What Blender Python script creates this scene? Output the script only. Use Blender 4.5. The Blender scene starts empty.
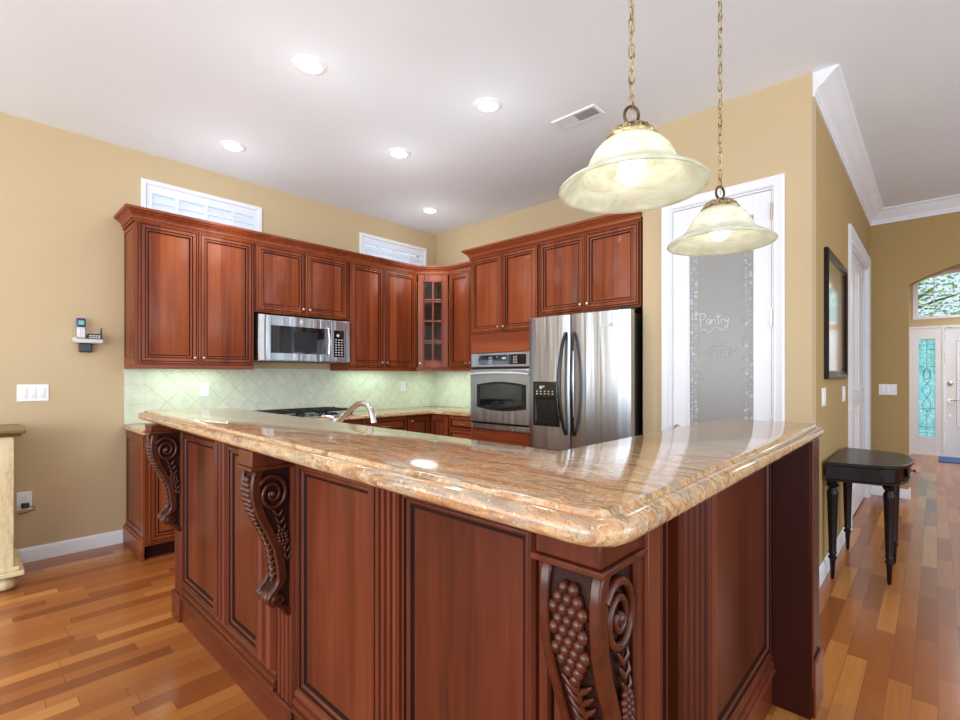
import bpy, bmesh, math, random
from mathutils import Vector, Matrix
PI = math.pi
R = math.radians
SC = bpy.context.scene
COL = SC.collection

# ------------------------------------------------------------------ camera, world, light
CAMZ = 1.29
cam = bpy.data.cameras.new('camera')
camo = bpy.data.objects.new('camera', cam); COL.objects.link(camo)
cam.sensor_width = 36; cam.lens = 486 / 960 * 36
cam.shift_y = 16 / 960
cam.clip_start = 0.02; cam.clip_end = 200
camo.location = (0, 0, CAMZ)
camo.rotation_euler = (R(90), 0, math.atan(456 / 486))
SC.camera = camo
vs = SC.view_settings
vs.view_transform = 'Standard'; vs.look = 'None'; vs.gamma = 1; vs.use_curve_mapping = False
vs.exposure = 0.1
w = bpy.data.worlds.new('world'); SC.world = w; w.use_nodes = True
bg = w.node_tree.nodes['Background']
bg.inputs[0].default_value = (0.70, 0.85, 1.0, 1)
bg.inputs[1].default_value = 1.15

def area(name, loc, rot, sx, sy, power, color=(1, 1, 1), parent=None, spread=None):
    l = bpy.data.lights.new(name, 'AREA'); l.shape = 'RECTANGLE'; l.size = sx; l.size_y = sy
    l.energy = power; l.color = color
    if spread: l.spread = spread
    o = bpy.data.objects.new(name, l); COL.objects.link(o); o.location = loc; o.rotation_euler = rot
    if parent: o.parent = parent
    return o
# unseen area fills added behind and beside the camera, no windows built there
area('fill_rear', (-1.6, -3.3, 1.5), (R(124), 0, 0), 5.5, 2.2, 175, (0.90, 0.96, 1))  # added fill, tilted up to brighten the ceiling
area('fill_rear_right', (.6, -2.9, 1.7), (R(97), 0, R(58)), 2.4, 2.0, 45, (.97, .98, 1))  # added fill aimed at the dim left wall
area('fill_side', (3.3, 1.6, 1.4), (R(130), 0, R(90)), 4.5, 2.0, 95, (0.90, 0.96, 1))  # added fill from the open right side
area('fill_foyer', (1.3, 9.0, 2.9), (0, 0, 0), 2.0, 2.5, 75, (.93, .97, 1))  # unseen area fill under the foyer ceiling, facing down
sun = bpy.data.lights.new('sun', 'SUN'); sun.energy = 3.5; sun.angle = R(2); sun.color = (1, .96, .9)
suno = bpy.data.objects.new('sun', sun); COL.objects.link(suno); suno.rotation_euler = (R(28), 0, R(-12))

# ------------------------------------------------------------------ materials
class NT:
    def __init__(s, name):
        m = bpy.data.materials.new(name); m.use_nodes = True
        s.m = m; s.t = m.node_tree; s.n = s.t.nodes; s.b = s.n['Principled BSDF']
    def new(s, typ, **kw):
        n = s.n.new(typ)
        for k, v in kw.items(): setattr(n, k, v)
        return n
    def link(s, a, b): s.t.links.new(a, b)
    def coord(s, scale=(1, 1, 1), rot=(0, 0, 0), loc=(0, 0, 0), rand=False):
        tc = s.new('ShaderNodeTexCoord'); mp = s.new('ShaderNodeMapping')
        s.link(tc.outputs['Object'], mp.inputs[0])
        mp.inputs['Scale'].default_value = scale; mp.inputs['Rotation'].default_value = rot; mp.inputs['Location'].default_value = loc
        if rand:
            oi = s.new('ShaderNodeObjectInfo')
            cm = s.new('ShaderNodeVectorMath', operation='SCALE'); cm.inputs[0].default_value = (7.3, 5.1, 11.7)
            s.link(oi.outputs['Random'], cm.inputs['Scale']); s.link(cm.outputs[0], mp.inputs['Location'])
        return mp.outputs[0]
    def noise(s, vec, scale=5, detail=4, rough=.5, dist=0):
        n = s.new('ShaderNodeTexNoise'); n.inputs['Scale'].default_value = scale
        n.inputs['Detail'].default_value = detail; n.inputs['Roughness'].default_value = rough
        n.inputs['Distortion'].default_value = dist
        s.link(vec, n.inputs['Vector']); return n.outputs['Fac']
    def ramp(s, fac, stops):
        r = s.new('ShaderNodeValToRGB'); e = r.color_ramp.elements
        while len(e) < len(stops): e.new(.5)
        for el, (p, c) in zip(e, stops):
            el.position = p; el.color = (*c, 1)
        s.link(fac, r.inputs[0]); return r.outputs[0]
    def mix(s, fac, a, b, mode='MIX'):
        n = s.new('ShaderNodeMix', data_type='RGBA', blend_type=mode)
        for sock, v in ((n.inputs[0], fac), (n.inputs[6], a), (n.inputs[7], b)):
            if hasattr(v, 'links'): s.link(v, sock)
            elif isinstance(v, (int, float)): sock.default_value = v
            else: sock.default_value = (*v, 1)
        return n.outputs[2]
    def math(s, op, a, b=None):
        n = s.new('ShaderNodeMath', operation=op)
        for i, v in enumerate((a, b)):
            if v is None: continue
            if hasattr(v, 'links'): s.link(v, n.inputs[i])
            else: n.inputs[i].default_value = v
        return n.outputs[0]
    def bump(s, h, strength=.2, dist=.002):
        b = s.new('ShaderNodeBump'); b.inputs['Strength'].default_value = strength; b.inputs['Distance'].default_value = dist
        s.link(h, b.inputs['Height']); s.link(b.outputs[0], s.b.inputs['Normal'])
    def set(s, color=None, rough=None, metal=None, **kw):
        if color is not None:
            if hasattr(color, 'links'): s.link(color, s.b.inputs['Base Color'])
            else: s.b.inputs['Base Color'].default_value = (*color, 1)
        if rough is not None:
            if hasattr(rough, 'links'): s.link(rough, s.b.inputs['Roughness'])
            else: s.b.inputs['Roughness'].default_value = rough
        if metal is not None: s.b.inputs['Metallic'].default_value = metal
        for k, v in kw.items():
            s.b.inputs[k.replace('_', ' ')].default_value = v
        return s.m

def hexc(r, g, b):
    f = lambda c: ((c / 255 + .055) / 1.055) ** 2.4 if c > 10 else c / 255 / 12.92
    return (f(r), f(g), f(b))

def simple(name, col, rough=.5, metal=0, nscale=20, namt=.06, **kw):
    t = NT(name); v = t.coord((1, 1, 1), rand=True)
    n = t.noise(v, nscale, 3)
    d = tuple(max(0, c * (1 - namt)) for c in col); u = tuple(min(1, c * (1 + namt)) for c in col)
    return t.set(t.ramp(n, [(.3, d), (.7, u)]), rough, metal, **kw)

def wood(name, dark, mid, light, rough=.36, vertical=True, board=.085, coat=.1):
    t = NT(name)
    sc = (34, 34, 1.6) if vertical else (1.6, 34, 34)
    v = t.coord(sc, rand=True)
    g = t.noise(v, 1.0, 6, .6, .4)
    v2 = t.coord((3, 3, .7) if vertical else (.7, 3, 3), rand=True)
    g2 = t.noise(v2, 1.3, 3, .5, .2)
    v3 = t.coord((1, 1, 1))
    sp = t.new('ShaderNodeSeparateXYZ'); t.link(v3, sp.inputs[0])
    bi = t.math('FLOOR', t.math('MULTIPLY', t.math('ADD', sp.outputs[0 if vertical else 2], 5.03), 1 / board))
    oi = t.new('ShaderNodeObjectInfo')
    wn = t.new('ShaderNodeTexWhiteNoise', noise_dimensions='1D')
    t.link(t.math('ADD', bi, t.math('MULTIPLY', oi.outputs['Random'], 91.0)), wn.inputs['W'])
    f = t.math('ADD', t.math('MULTIPLY', g, .45), t.math('ADD', t.math('MULTIPLY', g2, .35), t.math('MULTIPLY', wn.outputs[0], .2)))
    c = t.ramp(f, [(.28, dark), (.5, mid), (.74, light)])
    t.bump(g, .05, .001)
    return t.set(c, rough, 0, Coat_Weight=coat, Coat_Roughness=.15, Specular_IOR_Level=.22)

CH = [hexc(86, 36, 17), hexc(130, 61, 31), hexc(158, 84, 46)]
IS = [hexc(62, 27, 15), hexc(98, 44, 26), hexc(124, 62, 38)]
M = {}
M['cherry'] = wood('cherry_wood', *CH)
M['cherry_h'] = wood('cherry_wood_horizontal', *CH, vertical=False)
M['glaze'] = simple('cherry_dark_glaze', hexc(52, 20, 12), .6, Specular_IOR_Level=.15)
M['island'] = wood('island_cherry_wood', *IS, rough=.3, board=.13)
M['island_h'] = wood('island_cherry_wood_horizontal', *IS, rough=.3, vertical=False)
M['island_glaze'] = simple('island_dark_glaze', hexc(36, 14, 10), .6, Specular_IOR_Level=.15)
M['wing'] = wood('cherry_overhang_shade', hexc(38, 12, 8), hexc(58, 19, 12), hexc(74, 28, 18), board=.3)  # end wing: shade under the bar overhang put into the wood colour
M['carved'] = simple('carved_cherry_wood', hexc(74, 31, 17), .28, nscale=40, namt=.3, Coat_Weight=.12, Coat_Roughness=.15, Specular_IOR_Level=.4)

M['carved_dark'] = simple('carved_wood_dark_glaze', hexc(46, 19, 11), .65, nscale=60, namt=.3, Specular_IOR_Level=.2)
def wallpaint(name, c):
    t = NT(name); v = t.coord()
    n = t.noise(v, 1.2, 2); n2 = t.noise(v, 220, 2)
    t.bump(n2, .05, .001)
    return t.set(t.ramp(n, [(.3, tuple(x * .97 for x in c)), (.7, tuple(min(1, x * 1.02) for x in c))]), .75)
M['wall'] = wallpaint('tan_wall_paint', hexc(200, 177, 140))
M['wall_hall'] = wallpaint('deep_tan_wall_paint', hexc(176, 146, 94))
M['ceiling'] = wallpaint('ceiling_paint', hexc(234, 241, 248))
M['white'] = simple('white_trim_paint', hexc(236, 237, 242), .35, nscale=4, namt=.02)
M['plate'] = simple('white_plastic', hexc(240, 240, 242), .3, nscale=4, namt=.01)
M['steel_dark'] = simple('dark_metal', hexc(60, 58, 58), .35, .8)
M['black'] = simple('black_plastic', hexc(18, 18, 20), .28, namt=.2)
M['blackgloss'] = simple('black_glass', hexc(12, 12, 14), .06, namt=.1, Coat_Weight=.6)
M['iron'] = simple('cast_iron', hexc(28, 28, 30), .5, .3)
M['nickel'] = simple('satin_nickel', hexc(214, 200, 176), .28, 1)
M['chrome'] = simple('chrome', hexc(215, 215, 220), .12, 1, namt=.02)
M['grey_print'] = simple('pale_grey_print', hexc(200, 202, 205), .5)
M['vent_gap'] = simple('gap_black', (.01, .01, .01), .8)
M['espresso'] = wood('espresso_wood', hexc(12, 5, 5), hexc(24, 10, 9), hexc(38, 18, 15), .3, coat=.1)
M['lcd'] = simple('lcd_screen', hexc(120, 190, 165), .3)
M['navy'] = simple('navy_plastic', hexc(52, 60, 120), .3)
M['silver'] = simple('silver_plastic', hexc(205, 206, 205), .35)
M['mat_blue'] = simple('blue_mat_fabric', hexc(70, 110, 170), .9, nscale=120, namt=.3)

def steel():
    t = NT('brushed_stainless'); v = t.coord((2, 2, 260))
    n = t.noise(v, 1, 3)
    v2 = t.coord((10, 10, .5), rand=True); n2 = t.noise(v2, 1, 2, .5, .4)
    t.bump(n2, .45, .025)
    c = t.ramp(n, [(.3, hexc(186, 190, 196)), (.7, hexc(192, 196, 202))])
    return t.set(c, .3, 1)
M['steel'] = steel()

def granite():
    t = NT('tan_granite'); v = t.coord((1, 1, 1))
    vs_ = t.coord((3, 13, 13), rot=(0, 0, .1))
    flow = t.noise(vs_, 1.5, 10, .7, .9)
    c1 = t.ramp(flow, [(.3, hexc(98, 74, 54)), (.40, hexc(160, 120, 82)), (.48, hexc(202, 172, 132)), (.55, hexc(190, 140, 96)), (.64, hexc(158, 118, 82)), (.8, hexc(128, 100, 78))])
    fine = t.noise(v, 160, 3, .7)
    c2 = t.mix(t.math('MULTIPLY', t.math('GREATER_THAN', fine, .58), .5), c1, hexc(112, 84, 64))
    vv = t.coord((3, 14, 14), rot=(0, 0, .12), loc=(4, 2, 1))
    grey = t.noise(vv, 2.2, 6, .6, .6)
    gm = t.ramp(grey, [(.5, (0, 0, 0)), (.66, (1, 1, 1))])
    c3 = t.mix(t.math('MULTIPLY', gm, .6), c2, hexc(132, 134, 130))
    light = t.noise(v, 60, 3, .6)
    c4 = t.mix(t.math('MULTIPLY', t.math('GREATER_THAN', light, .62), .35), c3, hexc(238, 220, 190))
    return t.set(c4, .1, 0, Coat_Weight=.1, Coat_Roughness=.04)
M['granite'] = granite()

def floor_mat():
    t = NT('strip_hardwood_floor'); v = t.coord((1, 1, 1))
    sp = t.new('ShaderNodeSeparateXYZ'); t.link(v, sp.inputs[0])
    W = .0765; L = .62
    px = t.math('MULTIPLY', t.math('ADD', sp.outputs[0], 20.039), 1 / W)
    row = t.math('FLOOR', px)
    w1 = t.new('ShaderNodeTexWhiteNoise', noise_dimensions='1D'); t.link(row, w1.inputs['W'])
    py = t.math('ADD', t.math('MULTIPLY', sp.outputs[1], 1 / L), t.math('MULTIPLY', w1.outputs[0], 17.0))
    pl = t.math('FLOOR', py)
    cb = t.new('ShaderNodeCombineXYZ'); t.link(row, cb.inputs[0]); t.link(pl, cb.inputs[1])
    w2 = t.new('ShaderNodeTexWhiteNoise', noise_dimensions='2D'); t.link(cb.outputs[0], w2.inputs['Vector'])
    base = t.ramp(w2.outputs[0], [(0, hexc(142, 78, 38)), (.3, hexc(164, 96, 46)), (.6, hexc(179, 109, 54)), (.85, hexc(196, 126, 63)), (1, hexc(214, 148, 78))])
    # grain along the strip, shifted for each strip
    ms = t.new('ShaderNodeVectorMath', operation='MULTIPLY'); t.link(v, ms.inputs[0]); ms.inputs[1].default_value = (60, 2.4, 1)
    ad = t.new('ShaderNodeVectorMath', operation='ADD'); t.link(ms.outputs[0], ad.inputs[0])
    sc = t.new('ShaderNodeVectorMath', operation='SCALE'); t.link(w2.outputs[1], sc.inputs[0]); sc.inputs['Scale'].default_value = 40
    t.link(sc.outputs[0], ad.inputs[1])
    g = t.noise(ad.outputs[0], 1, 5, .6, .6)
    c = t.mix(t.math('MULTIPLY', g, .5), base, hexc(112, 58, 32), 'MIX')
    fx = t.math('FRACT', px); fy = t.math('FRACT', py)
    ex = t.math('LESS_THAN', fx, .028); ey = t.math('LESS_THAN', fy, .0045)
    gap = t.math('MAXIMUM', ex, ey)
    c = t.mix(t.math('MULTIPLY', gap, .55), c, hexc(70, 36, 22))
    t.bump(t.math('SUBTRACT', t.math('MULTIPLY', g, .2), gap), .15, .001)
    return t.set(c, .22, 0, Coat_Weight=.08, Coat_Roughness=.15, Specular_IOR_Level=.38)
M['floor'] = floor_mat()

def tile():
    t = NT('diamond_tile_backsplash'); v = t.coord((1, 1, 1))
    sp = t.new('ShaderNodeSeparateXYZ'); t.link(v, sp.inputs[0])
    u = t.math('ADD', sp.outputs[0], sp.outputs[1]); z = sp.outputs[2]
    S = 1 / .152
    k = .7071
    a = t.math('MULTIPLY', t.math('ADD', t.math('ADD', u, z), 20.0), k * S)
    b = t.math('MULTIPLY', t.math('ADD', t.math('SUBTRACT', u, z), 20.0), k * S)
    def edge(x, wd=.03):
        f = t.math('FRACT', x); return t.math('LESS_THAN', f, wd)
    dia = t.math('MAXIMUM', edge(a), edge(b))
    # straight soldier column at the open left end
    strip = t.math('LESS_THAN', sp.outputs[1], 1.0)
    sq = t.math('MAXIMUM', edge(t.math('MULTIPLY', z, S)), edge(t.math('MULTIPLY', t.math('SUBTRACT', sp.outputs[1], .846), S)))
    g = t.math('ADD', t.math('MULTIPLY', strip, sq), t.math('MULTIPLY', t.math('SUBTRACT', 1, strip), dia))
    n = t.noise(v, 18, 4)
    c = t.ramp(n, [(.3, hexc(208, 212, 190)), (.7, hexc(222, 226, 206))])
    c = t.mix(t.math('MULTIPLY', g, .5), c, hexc(168, 166, 140))
    t.bump(t.math('SUBTRACT', 1, g), .2, .002)
    return t.set(c, .4)
M['tile'] = tile()

def alabaster():
    t = NT('alabaster_glass'); v = t.coord((3, 3, 9))
    n = t.noise(v, 2.2, 5, .6, 1.8)
    c = t.ramp(n, [(.35, hexc(226, 228, 206)), (.6, hexc(250, 252, 242))])
    tr = t.new('ShaderNodeBsdfTranslucent'); t.link(c, tr.inputs[0])
    mx = t.new('ShaderNodeMixShader'); mx.inputs[0].default_value = .5
    t.set(c, .25)
    t.link(t.b.outputs[0], mx.inputs[1]); t.link(tr.outputs[0], mx.inputs[2])
    t.link(mx.outputs[0], t.n['Material Output'].inputs[0])
    return t.m
M['alabaster'] = alabaster()

def emit(name, col, s):
    t = NT(name); t.b.inputs['Emission Color'].default_value = (*col, 1); t.b.inputs['Emission Strength'].default_value = s
    n = t.noise(t.coord(), 3, 1)
    return t.set(t.ramp(n, [(0, col), (1, col)]), .4)
M['bulb'] = emit('lit_bulb', (1, .97, .88), 5)
M['lens'] = emit('lit_downlight_lens', (1, .98, .94), 9)

def glass(name, tint=(.95, .97, .97), rough=.02, ior=1.45):
    t = NT(name)
    n = t.noise(t.coord(), 2, 1)
    tr = t.new('ShaderNodeBsdfTransparent'); tr.inputs[0].default_value = (*tint, 1)
    gl = t.new('ShaderNodeBsdfGlossy'); gl.inputs[1].default_value = rough if rough > 0 else .01
    t.link(t.ramp(n, [(0, (.9, .9, .9)), (1, (1, 1, 1))]), gl.inputs[0])
    fr = t.new('ShaderNodeFresnel'); fr.inputs[0].default_value = ior
    ge = t.new('ShaderNodeNewGeometry')
    mx = t.new('ShaderNodeMixShader'); t.link(t.math('MULTIPLY', fr.outputs[0], t.math('SUBTRACT', 1.0, ge.outputs['Backfacing'])), mx.inputs[0])
    t.link(tr.outputs[0], mx.inputs[1]); t.link(gl.outputs[0], mx.inputs[2])
    t.link(mx.outputs[0], t.n['Material Output'].inputs[0]); return t.m
M['glass'] = glass('clear_pane')
M['frost'] = simple('frosted_grey_glass', hexc(152, 151, 148), .3, nscale=60, namt=.03)
M['etch'] = simple('etched_white', hexc(228, 230, 230), .6)
M['etchmid'] = simple('etched_soft', hexc(192, 193, 191), .6)
M['etchdim'] = simple('etched_faint', hexc(172, 172, 169), .6)

def leaded():
    t = NT('leaded_aqua_glass'); v = t.coord((9, 9, 5))
    vo = t.new('ShaderNodeTexVoronoi'); vo.feature = 'DISTANCE_TO_EDGE'; vo.inputs['Scale'].default_value = 2.4; t.link(v, vo.inputs['Vector'])
    n = t.noise(v, 4, 3)
    c = t.ramp(n, [(.35, hexc(196, 247, 246)), (.6, hexc(236, 254, 254))])
    lead = t.math('LESS_THAN', vo.outputs[0], .03)
    c = t.mix(t.math('MULTIPLY', lead, .5), c, hexc(110, 190, 190))
    tr = t.new('ShaderNodeBsdfTranslucent'); t.link(c, tr.inputs[0])
    tp = t.new('ShaderNodeBsdfTransparent'); t.link(c, tp.inputs[0])
    mx = t.new('ShaderNodeMixShader'); mx.inputs[0].default_value = .5
    t.link(tp.outputs[0], mx.inputs[1]); t.link(tr.outputs[0], mx.inputs[2])
    t.link(mx.outputs[0], t.n['Material Output'].inputs[0]); return t.m
M['leaded'] = leaded()
M['lead'] = simple('lead_came', hexc(40, 130, 135), .4, .3)

def antique(name, a, b, r=.35):
    t = NT(name); v = t.coord((1, 1, 1), rand=True)
    n = t.noise(v, 30, 4, .6)
    return t.set(t.ramp(n, [(.35, a), (.65, b)]), r, .75)
M['brass'] = antique('antique_brass', hexc(110, 84, 52), hexc(222, 200, 150))
M['bronze'] = antique('dark_bronze', hexc(52, 40, 28), hexc(110, 90, 60))

def cream():
    t = NT('distressed_cream_paint'); v = t.coord((6, 6, 1.2)); n = t.noise(v, 2, 6, .7)
    v2 = t.coord(); n2 = t.noise(v2, 60, 3, .7)
    c = t.ramp(n, [(.32, hexc(172, 138, 84)), (.5, hexc(222, 203, 158)), (.7, hexc(236, 222, 184))])
    c = t.mix(t.math('MULTIPLY', t.math('GREATER_THAN', n2, .68), .5), c, hexc(110, 80, 50))
    return t.set(c, .5)
M['cream'] = cream()
M['olive'] = wood('olive_brown_wood', hexc(84, 66, 28), hexc(120, 96, 48), hexc(146, 120, 66), .35, vertical=False)
def mirrorm():
    t = NT('silvered_mirror'); n = t.noise(t.coord(), 3, 2)
    return t.set(t.ramp(n, [(.3, (.86, .9, .92)), (.7, (.9, .93, .95))]), .12, 1)
M['mirror'] = mirrorm()
M['leaf'] = simple('tree_leaf', hexc(128, 172, 92), .6, nscale=3, namt=.45)
M['bark'] = simple('tree_bark', hexc(70, 58, 46), .9, namt=.3)
M['grass'] = simple('lawn_grass', hexc(120, 150, 90), .95, nscale=2, namt=.2)
M['brick'] = simple('porch_concrete', hexc(190, 186, 178), .9)
M['ventdark'] = simple('vent_shadow_grey', hexc(120, 120, 124), .7)
M['shutter'] = simple('white_shutter', hexc(232, 238, 250), .45, nscale=4, namt=.02)
M['interior'] = simple('cabinet_interior', hexc(168, 104, 66), .5)
M['pane3'] = glass('goblet_glass', ior=1.15)
M['pane2'] = glass('cabinet_pane', ior=1.18)
def cglass():
    t = NT('drinking_glass'); n = t.noise(t.coord(), 4, 1)
    return t.set(t.ramp(n, [(0, (.8, .8, .8)), (1, (.9, .9, .9))]), .08, 0, Alpha=.2)
M['cglass'] = cglass()

# ------------------------------------------------------------------ mesh builder
class MB:
    def __init__(s): s.v = []; s.f = []; s.m = []
    def _add(s, vs, fs, m=0):
        o = len(s.v); s.v += [tuple(v) for v in vs]
        for i, f in enumerate(fs):
            s.f.append(tuple(o + k for k in f)); s.m.append(m[i] if isinstance(m, list) else m)
        return s
    def box(s, x0, x1, y0, y1, z0, z1, m=0):
        v = [(x, y, z) for z in (z0, z1) for y in (y0, y1) for x in (x0, x1)]
        return s._add(v, [(0, 2, 3, 1), (4, 5, 7, 6), (0, 1, 5, 4), (2, 6, 7, 3), (0, 4, 6, 2), (1, 3, 7, 5)], m)
    def lathe(s, prof, seg=24, c=(0, 0, 0), m=0, axis='z', cap=True, fn=None):
        vs = []
        for r, h in prof:
            for k in range(seg):
                a = 2 * PI * k / seg
                rr = r * (fn(a) if fn else 1)
                p = (rr * math.cos(a), rr * math.sin(a), h)
                if axis == 'x': p = (p[2], p[0], p[1])
                if axis == 'y': p = (p[1], p[2], p[0])
                vs.append((c[0] + p[0], c[1] + p[1], c[2] + p[2]))
        fs = []
        for i in range(len(prof) - 1):
            for k in range(seg):
                k2 = (k + 1) % seg
                fs.append((i * seg + k, i * seg + k2, (i + 1) * seg + k2, (i + 1) * seg + k))
        if cap:
            if prof[0][0] > 1e-5: fs.append(tuple(range(seg))[::-1])
            if prof[-1][0] > 1e-5: fs.append(tuple((len(prof) - 1) * seg + k for k in range(seg)))
        return s._add(vs, fs, m)
    def ball(s, c, r, seg=10, m=0, sc=(1, 1, 1)):
        n = max(4, seg // 2); vs = []; fs = []
        for i in range(n + 1):
            t = PI * i / n
            for k in range(seg):
                a = 2 * PI * k / seg
                vs.append((c[0] + r * sc[0] * math.sin(t) * math.cos(a), c[1] + r * sc[1] * math.sin(t) * math.sin(a), c[2] + r * sc[2] * math.cos(t)))
        for i in range(n):
            for k in range(seg):
                k2 = (k + 1) % seg
                fs.append((i * seg + k, (i + 1) * seg + k, (i + 1) * seg + k2, i * seg + k2))
        return s._add(vs, fs, m)
    def tube(s, pts, r, seg=8, closed=False, m=0, flat=1.0):
        pts = [Vector(p) for p in pts]; n = len(pts)
        rr = r if isinstance(r, list) else [r] * n
        vs = []; up = None
        for i in range(n):
            if closed: d = pts[(i + 1) % n] - pts[i - 1]
            else: d = pts[min(i + 1, n - 1)] - pts[max(i - 1, 0)]
            d.normalize()
            if up is None:
                up = Vector((0, 0, 1)) if abs(d.z) < .9 else Vector((1, 0, 0))
            x = d.cross(up); x.normalize(); y = x.cross(d); y.normalize(); up = y
            for k in range(seg):
                a = 2 * PI * k / seg
                vs.append(pts[i] + x * math.cos(a) * rr[i] + y * math.sin(a) * rr[i] * flat)
        fs = []
        for i in range(n if closed else n - 1):
            j = (i + 1) % n
            for k in range(seg):
                k2 = (k + 1) % seg
                fs.append((i * seg + k, i * seg + k2, j * seg + k2, j * seg + k))
        if not closed:
            fs.append(tuple(range(seg))[::-1]); fs.append(tuple((n - 1) * seg + k for k in range(seg)))
        return s._add(vs, fs, m)
    def extr(s, poly, a0, a1, axis='z', m=0):
        """poly of 2d points; axis z -> (x,y), axis x -> (y,z), axis y -> (x,z)"""
        def P(p, h):
            return (p[0], p[1], h) if axis == 'z' else ((h, p[0], p[1]) if axis == 'x' else (p[0], h, p[1]))
        n = len(poly)
        vs = [P(p, a0) for p in poly] + [P(p, a1) for p in poly]
        fs = [(i, (i + 1) % n, n + (i + 1) % n, n + i) for i in range(n)]
        fs += [tuple(range(n))[::-1], tuple(range(n, 2 * n))]
        return s._add(vs, fs, m)
    def rings(s, x0, x1, z0, z1, prof, y=0, mcen=0):
        """nested rectangles facing -y: prof = [(inset, outward, material of the strip leading to it)]"""
        vs = []; fs = []; ms = []
        for (i, d, mm) in prof:
            vs += [(x0 + i, y - d, z0 + i), (x1 - i, y - d, z0 + i), (x1 - i, y - d, z1 - i), (x0 + i, y - d, z1 - i)]
        for k in range(len(prof) - 1):
            for q in range(4):
                q2 = (q + 1) % 4
                fs.append((4 * k + q, 4 * k + q2, 4 * k + 4 + q2, 4 * k + 4 + q)); ms.append(prof[k + 1][2])
        e = 4 * (len(prof) - 1)
        fs.append((e, e + 1, e + 2, e + 3)); ms.append(mcen)
        return s._add(vs, fs, ms)
    def sweep(s, path, prof, closed=False, m=0, right=True, ends=True):
        """horizontal mitred moulding: path of (x,y); prof = [(outward, z)] outward to the right of travel"""
        n = len(path); P = [Vector(p) for p in path]; rings = []
        for (o, z) in prof:
            ring = []
            for i in range(n):
                if closed or 0 < i < n - 1:
                    a = (P[i] - P[i - 1]).normalized(); b = (P[(i + 1) % n] - P[i]).normalized()
                elif i == 0: a = b = (P[1] - P[0]).normalized()
                else: a = b = (P[-1] - P[-2]).normalized()
                na = Vector((a.y, -a.x)); nb = Vector((b.y, -b.x))
                if not right: na, nb = -na, -nb
                mt = (na + nb); l = mt.length; mt = mt / l if l > 1e-6 else na
                k = o / max(.2, mt.dot(na))
                q = P[i] + mt * k
                ring.append((q.x, q.y, z))
            rings.append(ring)
        vs = [v for r_ in rings for v in r_]; fs = []
        for j in range(len(prof) - 1):
            for i in range(n if closed else n - 1):
                i2 = (i + 1) % n
                fs.append((j * n + i, j * n + i2, (j + 1) * n + i2, (j + 1) * n + i))
        if not closed and ends:
            fs.append(tuple(j * n for j in range(len(prof)))); fs.append(tuple(j * n + n - 1 for j in range(len(prof)))[::-1])
        if closed and ends == 'cap':
            fs.append(tuple(range(n))); fs.append(tuple((len(prof) - 1) * n + i for i in range(n)))
        return s._add(vs, fs, m)
    def xf(s, mat):
        s.v = [tuple(mat @ Vector(v)) for v in s.v]; return s
    def join(s, o):
        k = len(s.v); s.v += o.v; s.f += [tuple(k + i for i in f) for f in o.f]; s.m += o.m; return s

def part(name, mb, mats, parent=None, bev=0, ang=35, seg=2, label=None, loc=None):
    me = bpy.data.meshes.new(name); me.from_pydata(mb.v, [], mb.f)
    if not isinstance(mats, (list, tuple)): mats = [mats]
    for m in mats: me.materials.append(M[m])
    for p, mi in zip(me.polygons, mb.m): p.material_index = min(mi, len(mats) - 1)
    bm = bmesh.new(); bm.from_mesh(me); bmesh.ops.recalc_face_normals(bm, faces=bm.faces[:]); bm.to_mesh(me); bm.free()
    me.shade_smooth(); me.set_sharp_from_angle(angle=R(ang))
    o = bpy.data.objects.new(name, me); COL.objects.link(o)
    if parent: o.parent = parent
    if loc: o.location = loc
    if bev:
        b = o.modifiers.new('bevel', 'BEVEL'); b.width = bev; b.segments = seg; b.limit_method = 'ANGLE'; b.angle_limit = R(40)
    if label: o['label'] = label
    return o
def keys(name, mat, parent, boxes, T=None):
    for b in boxes:
        mb = MB().box(*b)
        if T: mb.xf(T)
        part(name, mb, mat, parent)
def tag(o, label=None, cat=None, group=None):
    if label: o['label'] = label
    if cat: o['category'] = cat
    if group: o['group'] = group
    return o
def thing(name, label, cat, loc=(0, 0, 0), rz=0, group=None):
    o = bpy.data.objects.new(name, None); COL.objects.link(o); o.location = loc; o.rotation_euler = (0, 0, rz)
    o.empty_display_size = .1
    return tag(o, label, cat, group)
def struct(name, mb, mats, parent=None, bev=0):
    o = part(name, mb, mats, parent, bev)
    if parent is None: o['kind'] = 'structure'
    return o
def structroot(name, loc=(0, 0, 0), rz=0):
    o = bpy.data.objects.new(name, None); COL.objects.link(o); o.location = loc; o.rotation_euler = (0, 0, rz); o['kind'] = 'structure'; return o
def copy_tree(o, parent=None):
    c = o.copy(); COL.objects.link(c)
    if parent: c.parent = parent
    for ch in list(o.children): copy_tree(ch, c)
    return c

# ------------------------------------------------------------------ the setting
H = 3.07; XA = -4.6; YB = 4.1; YP = 3.4; XH = -.53; YArc = 6.8; YF = 10.8; XR = 3.6; YR = -3.6
struct('floor', MB().box(XA - .2, XR + .2, YR - .2, YF + .2, -.1, 0), 'floor')
struct('ceiling', MB().box(XA - .2, XR + .2, YR - .2, YF + .2, H, H + .1), 'ceiling')
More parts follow.
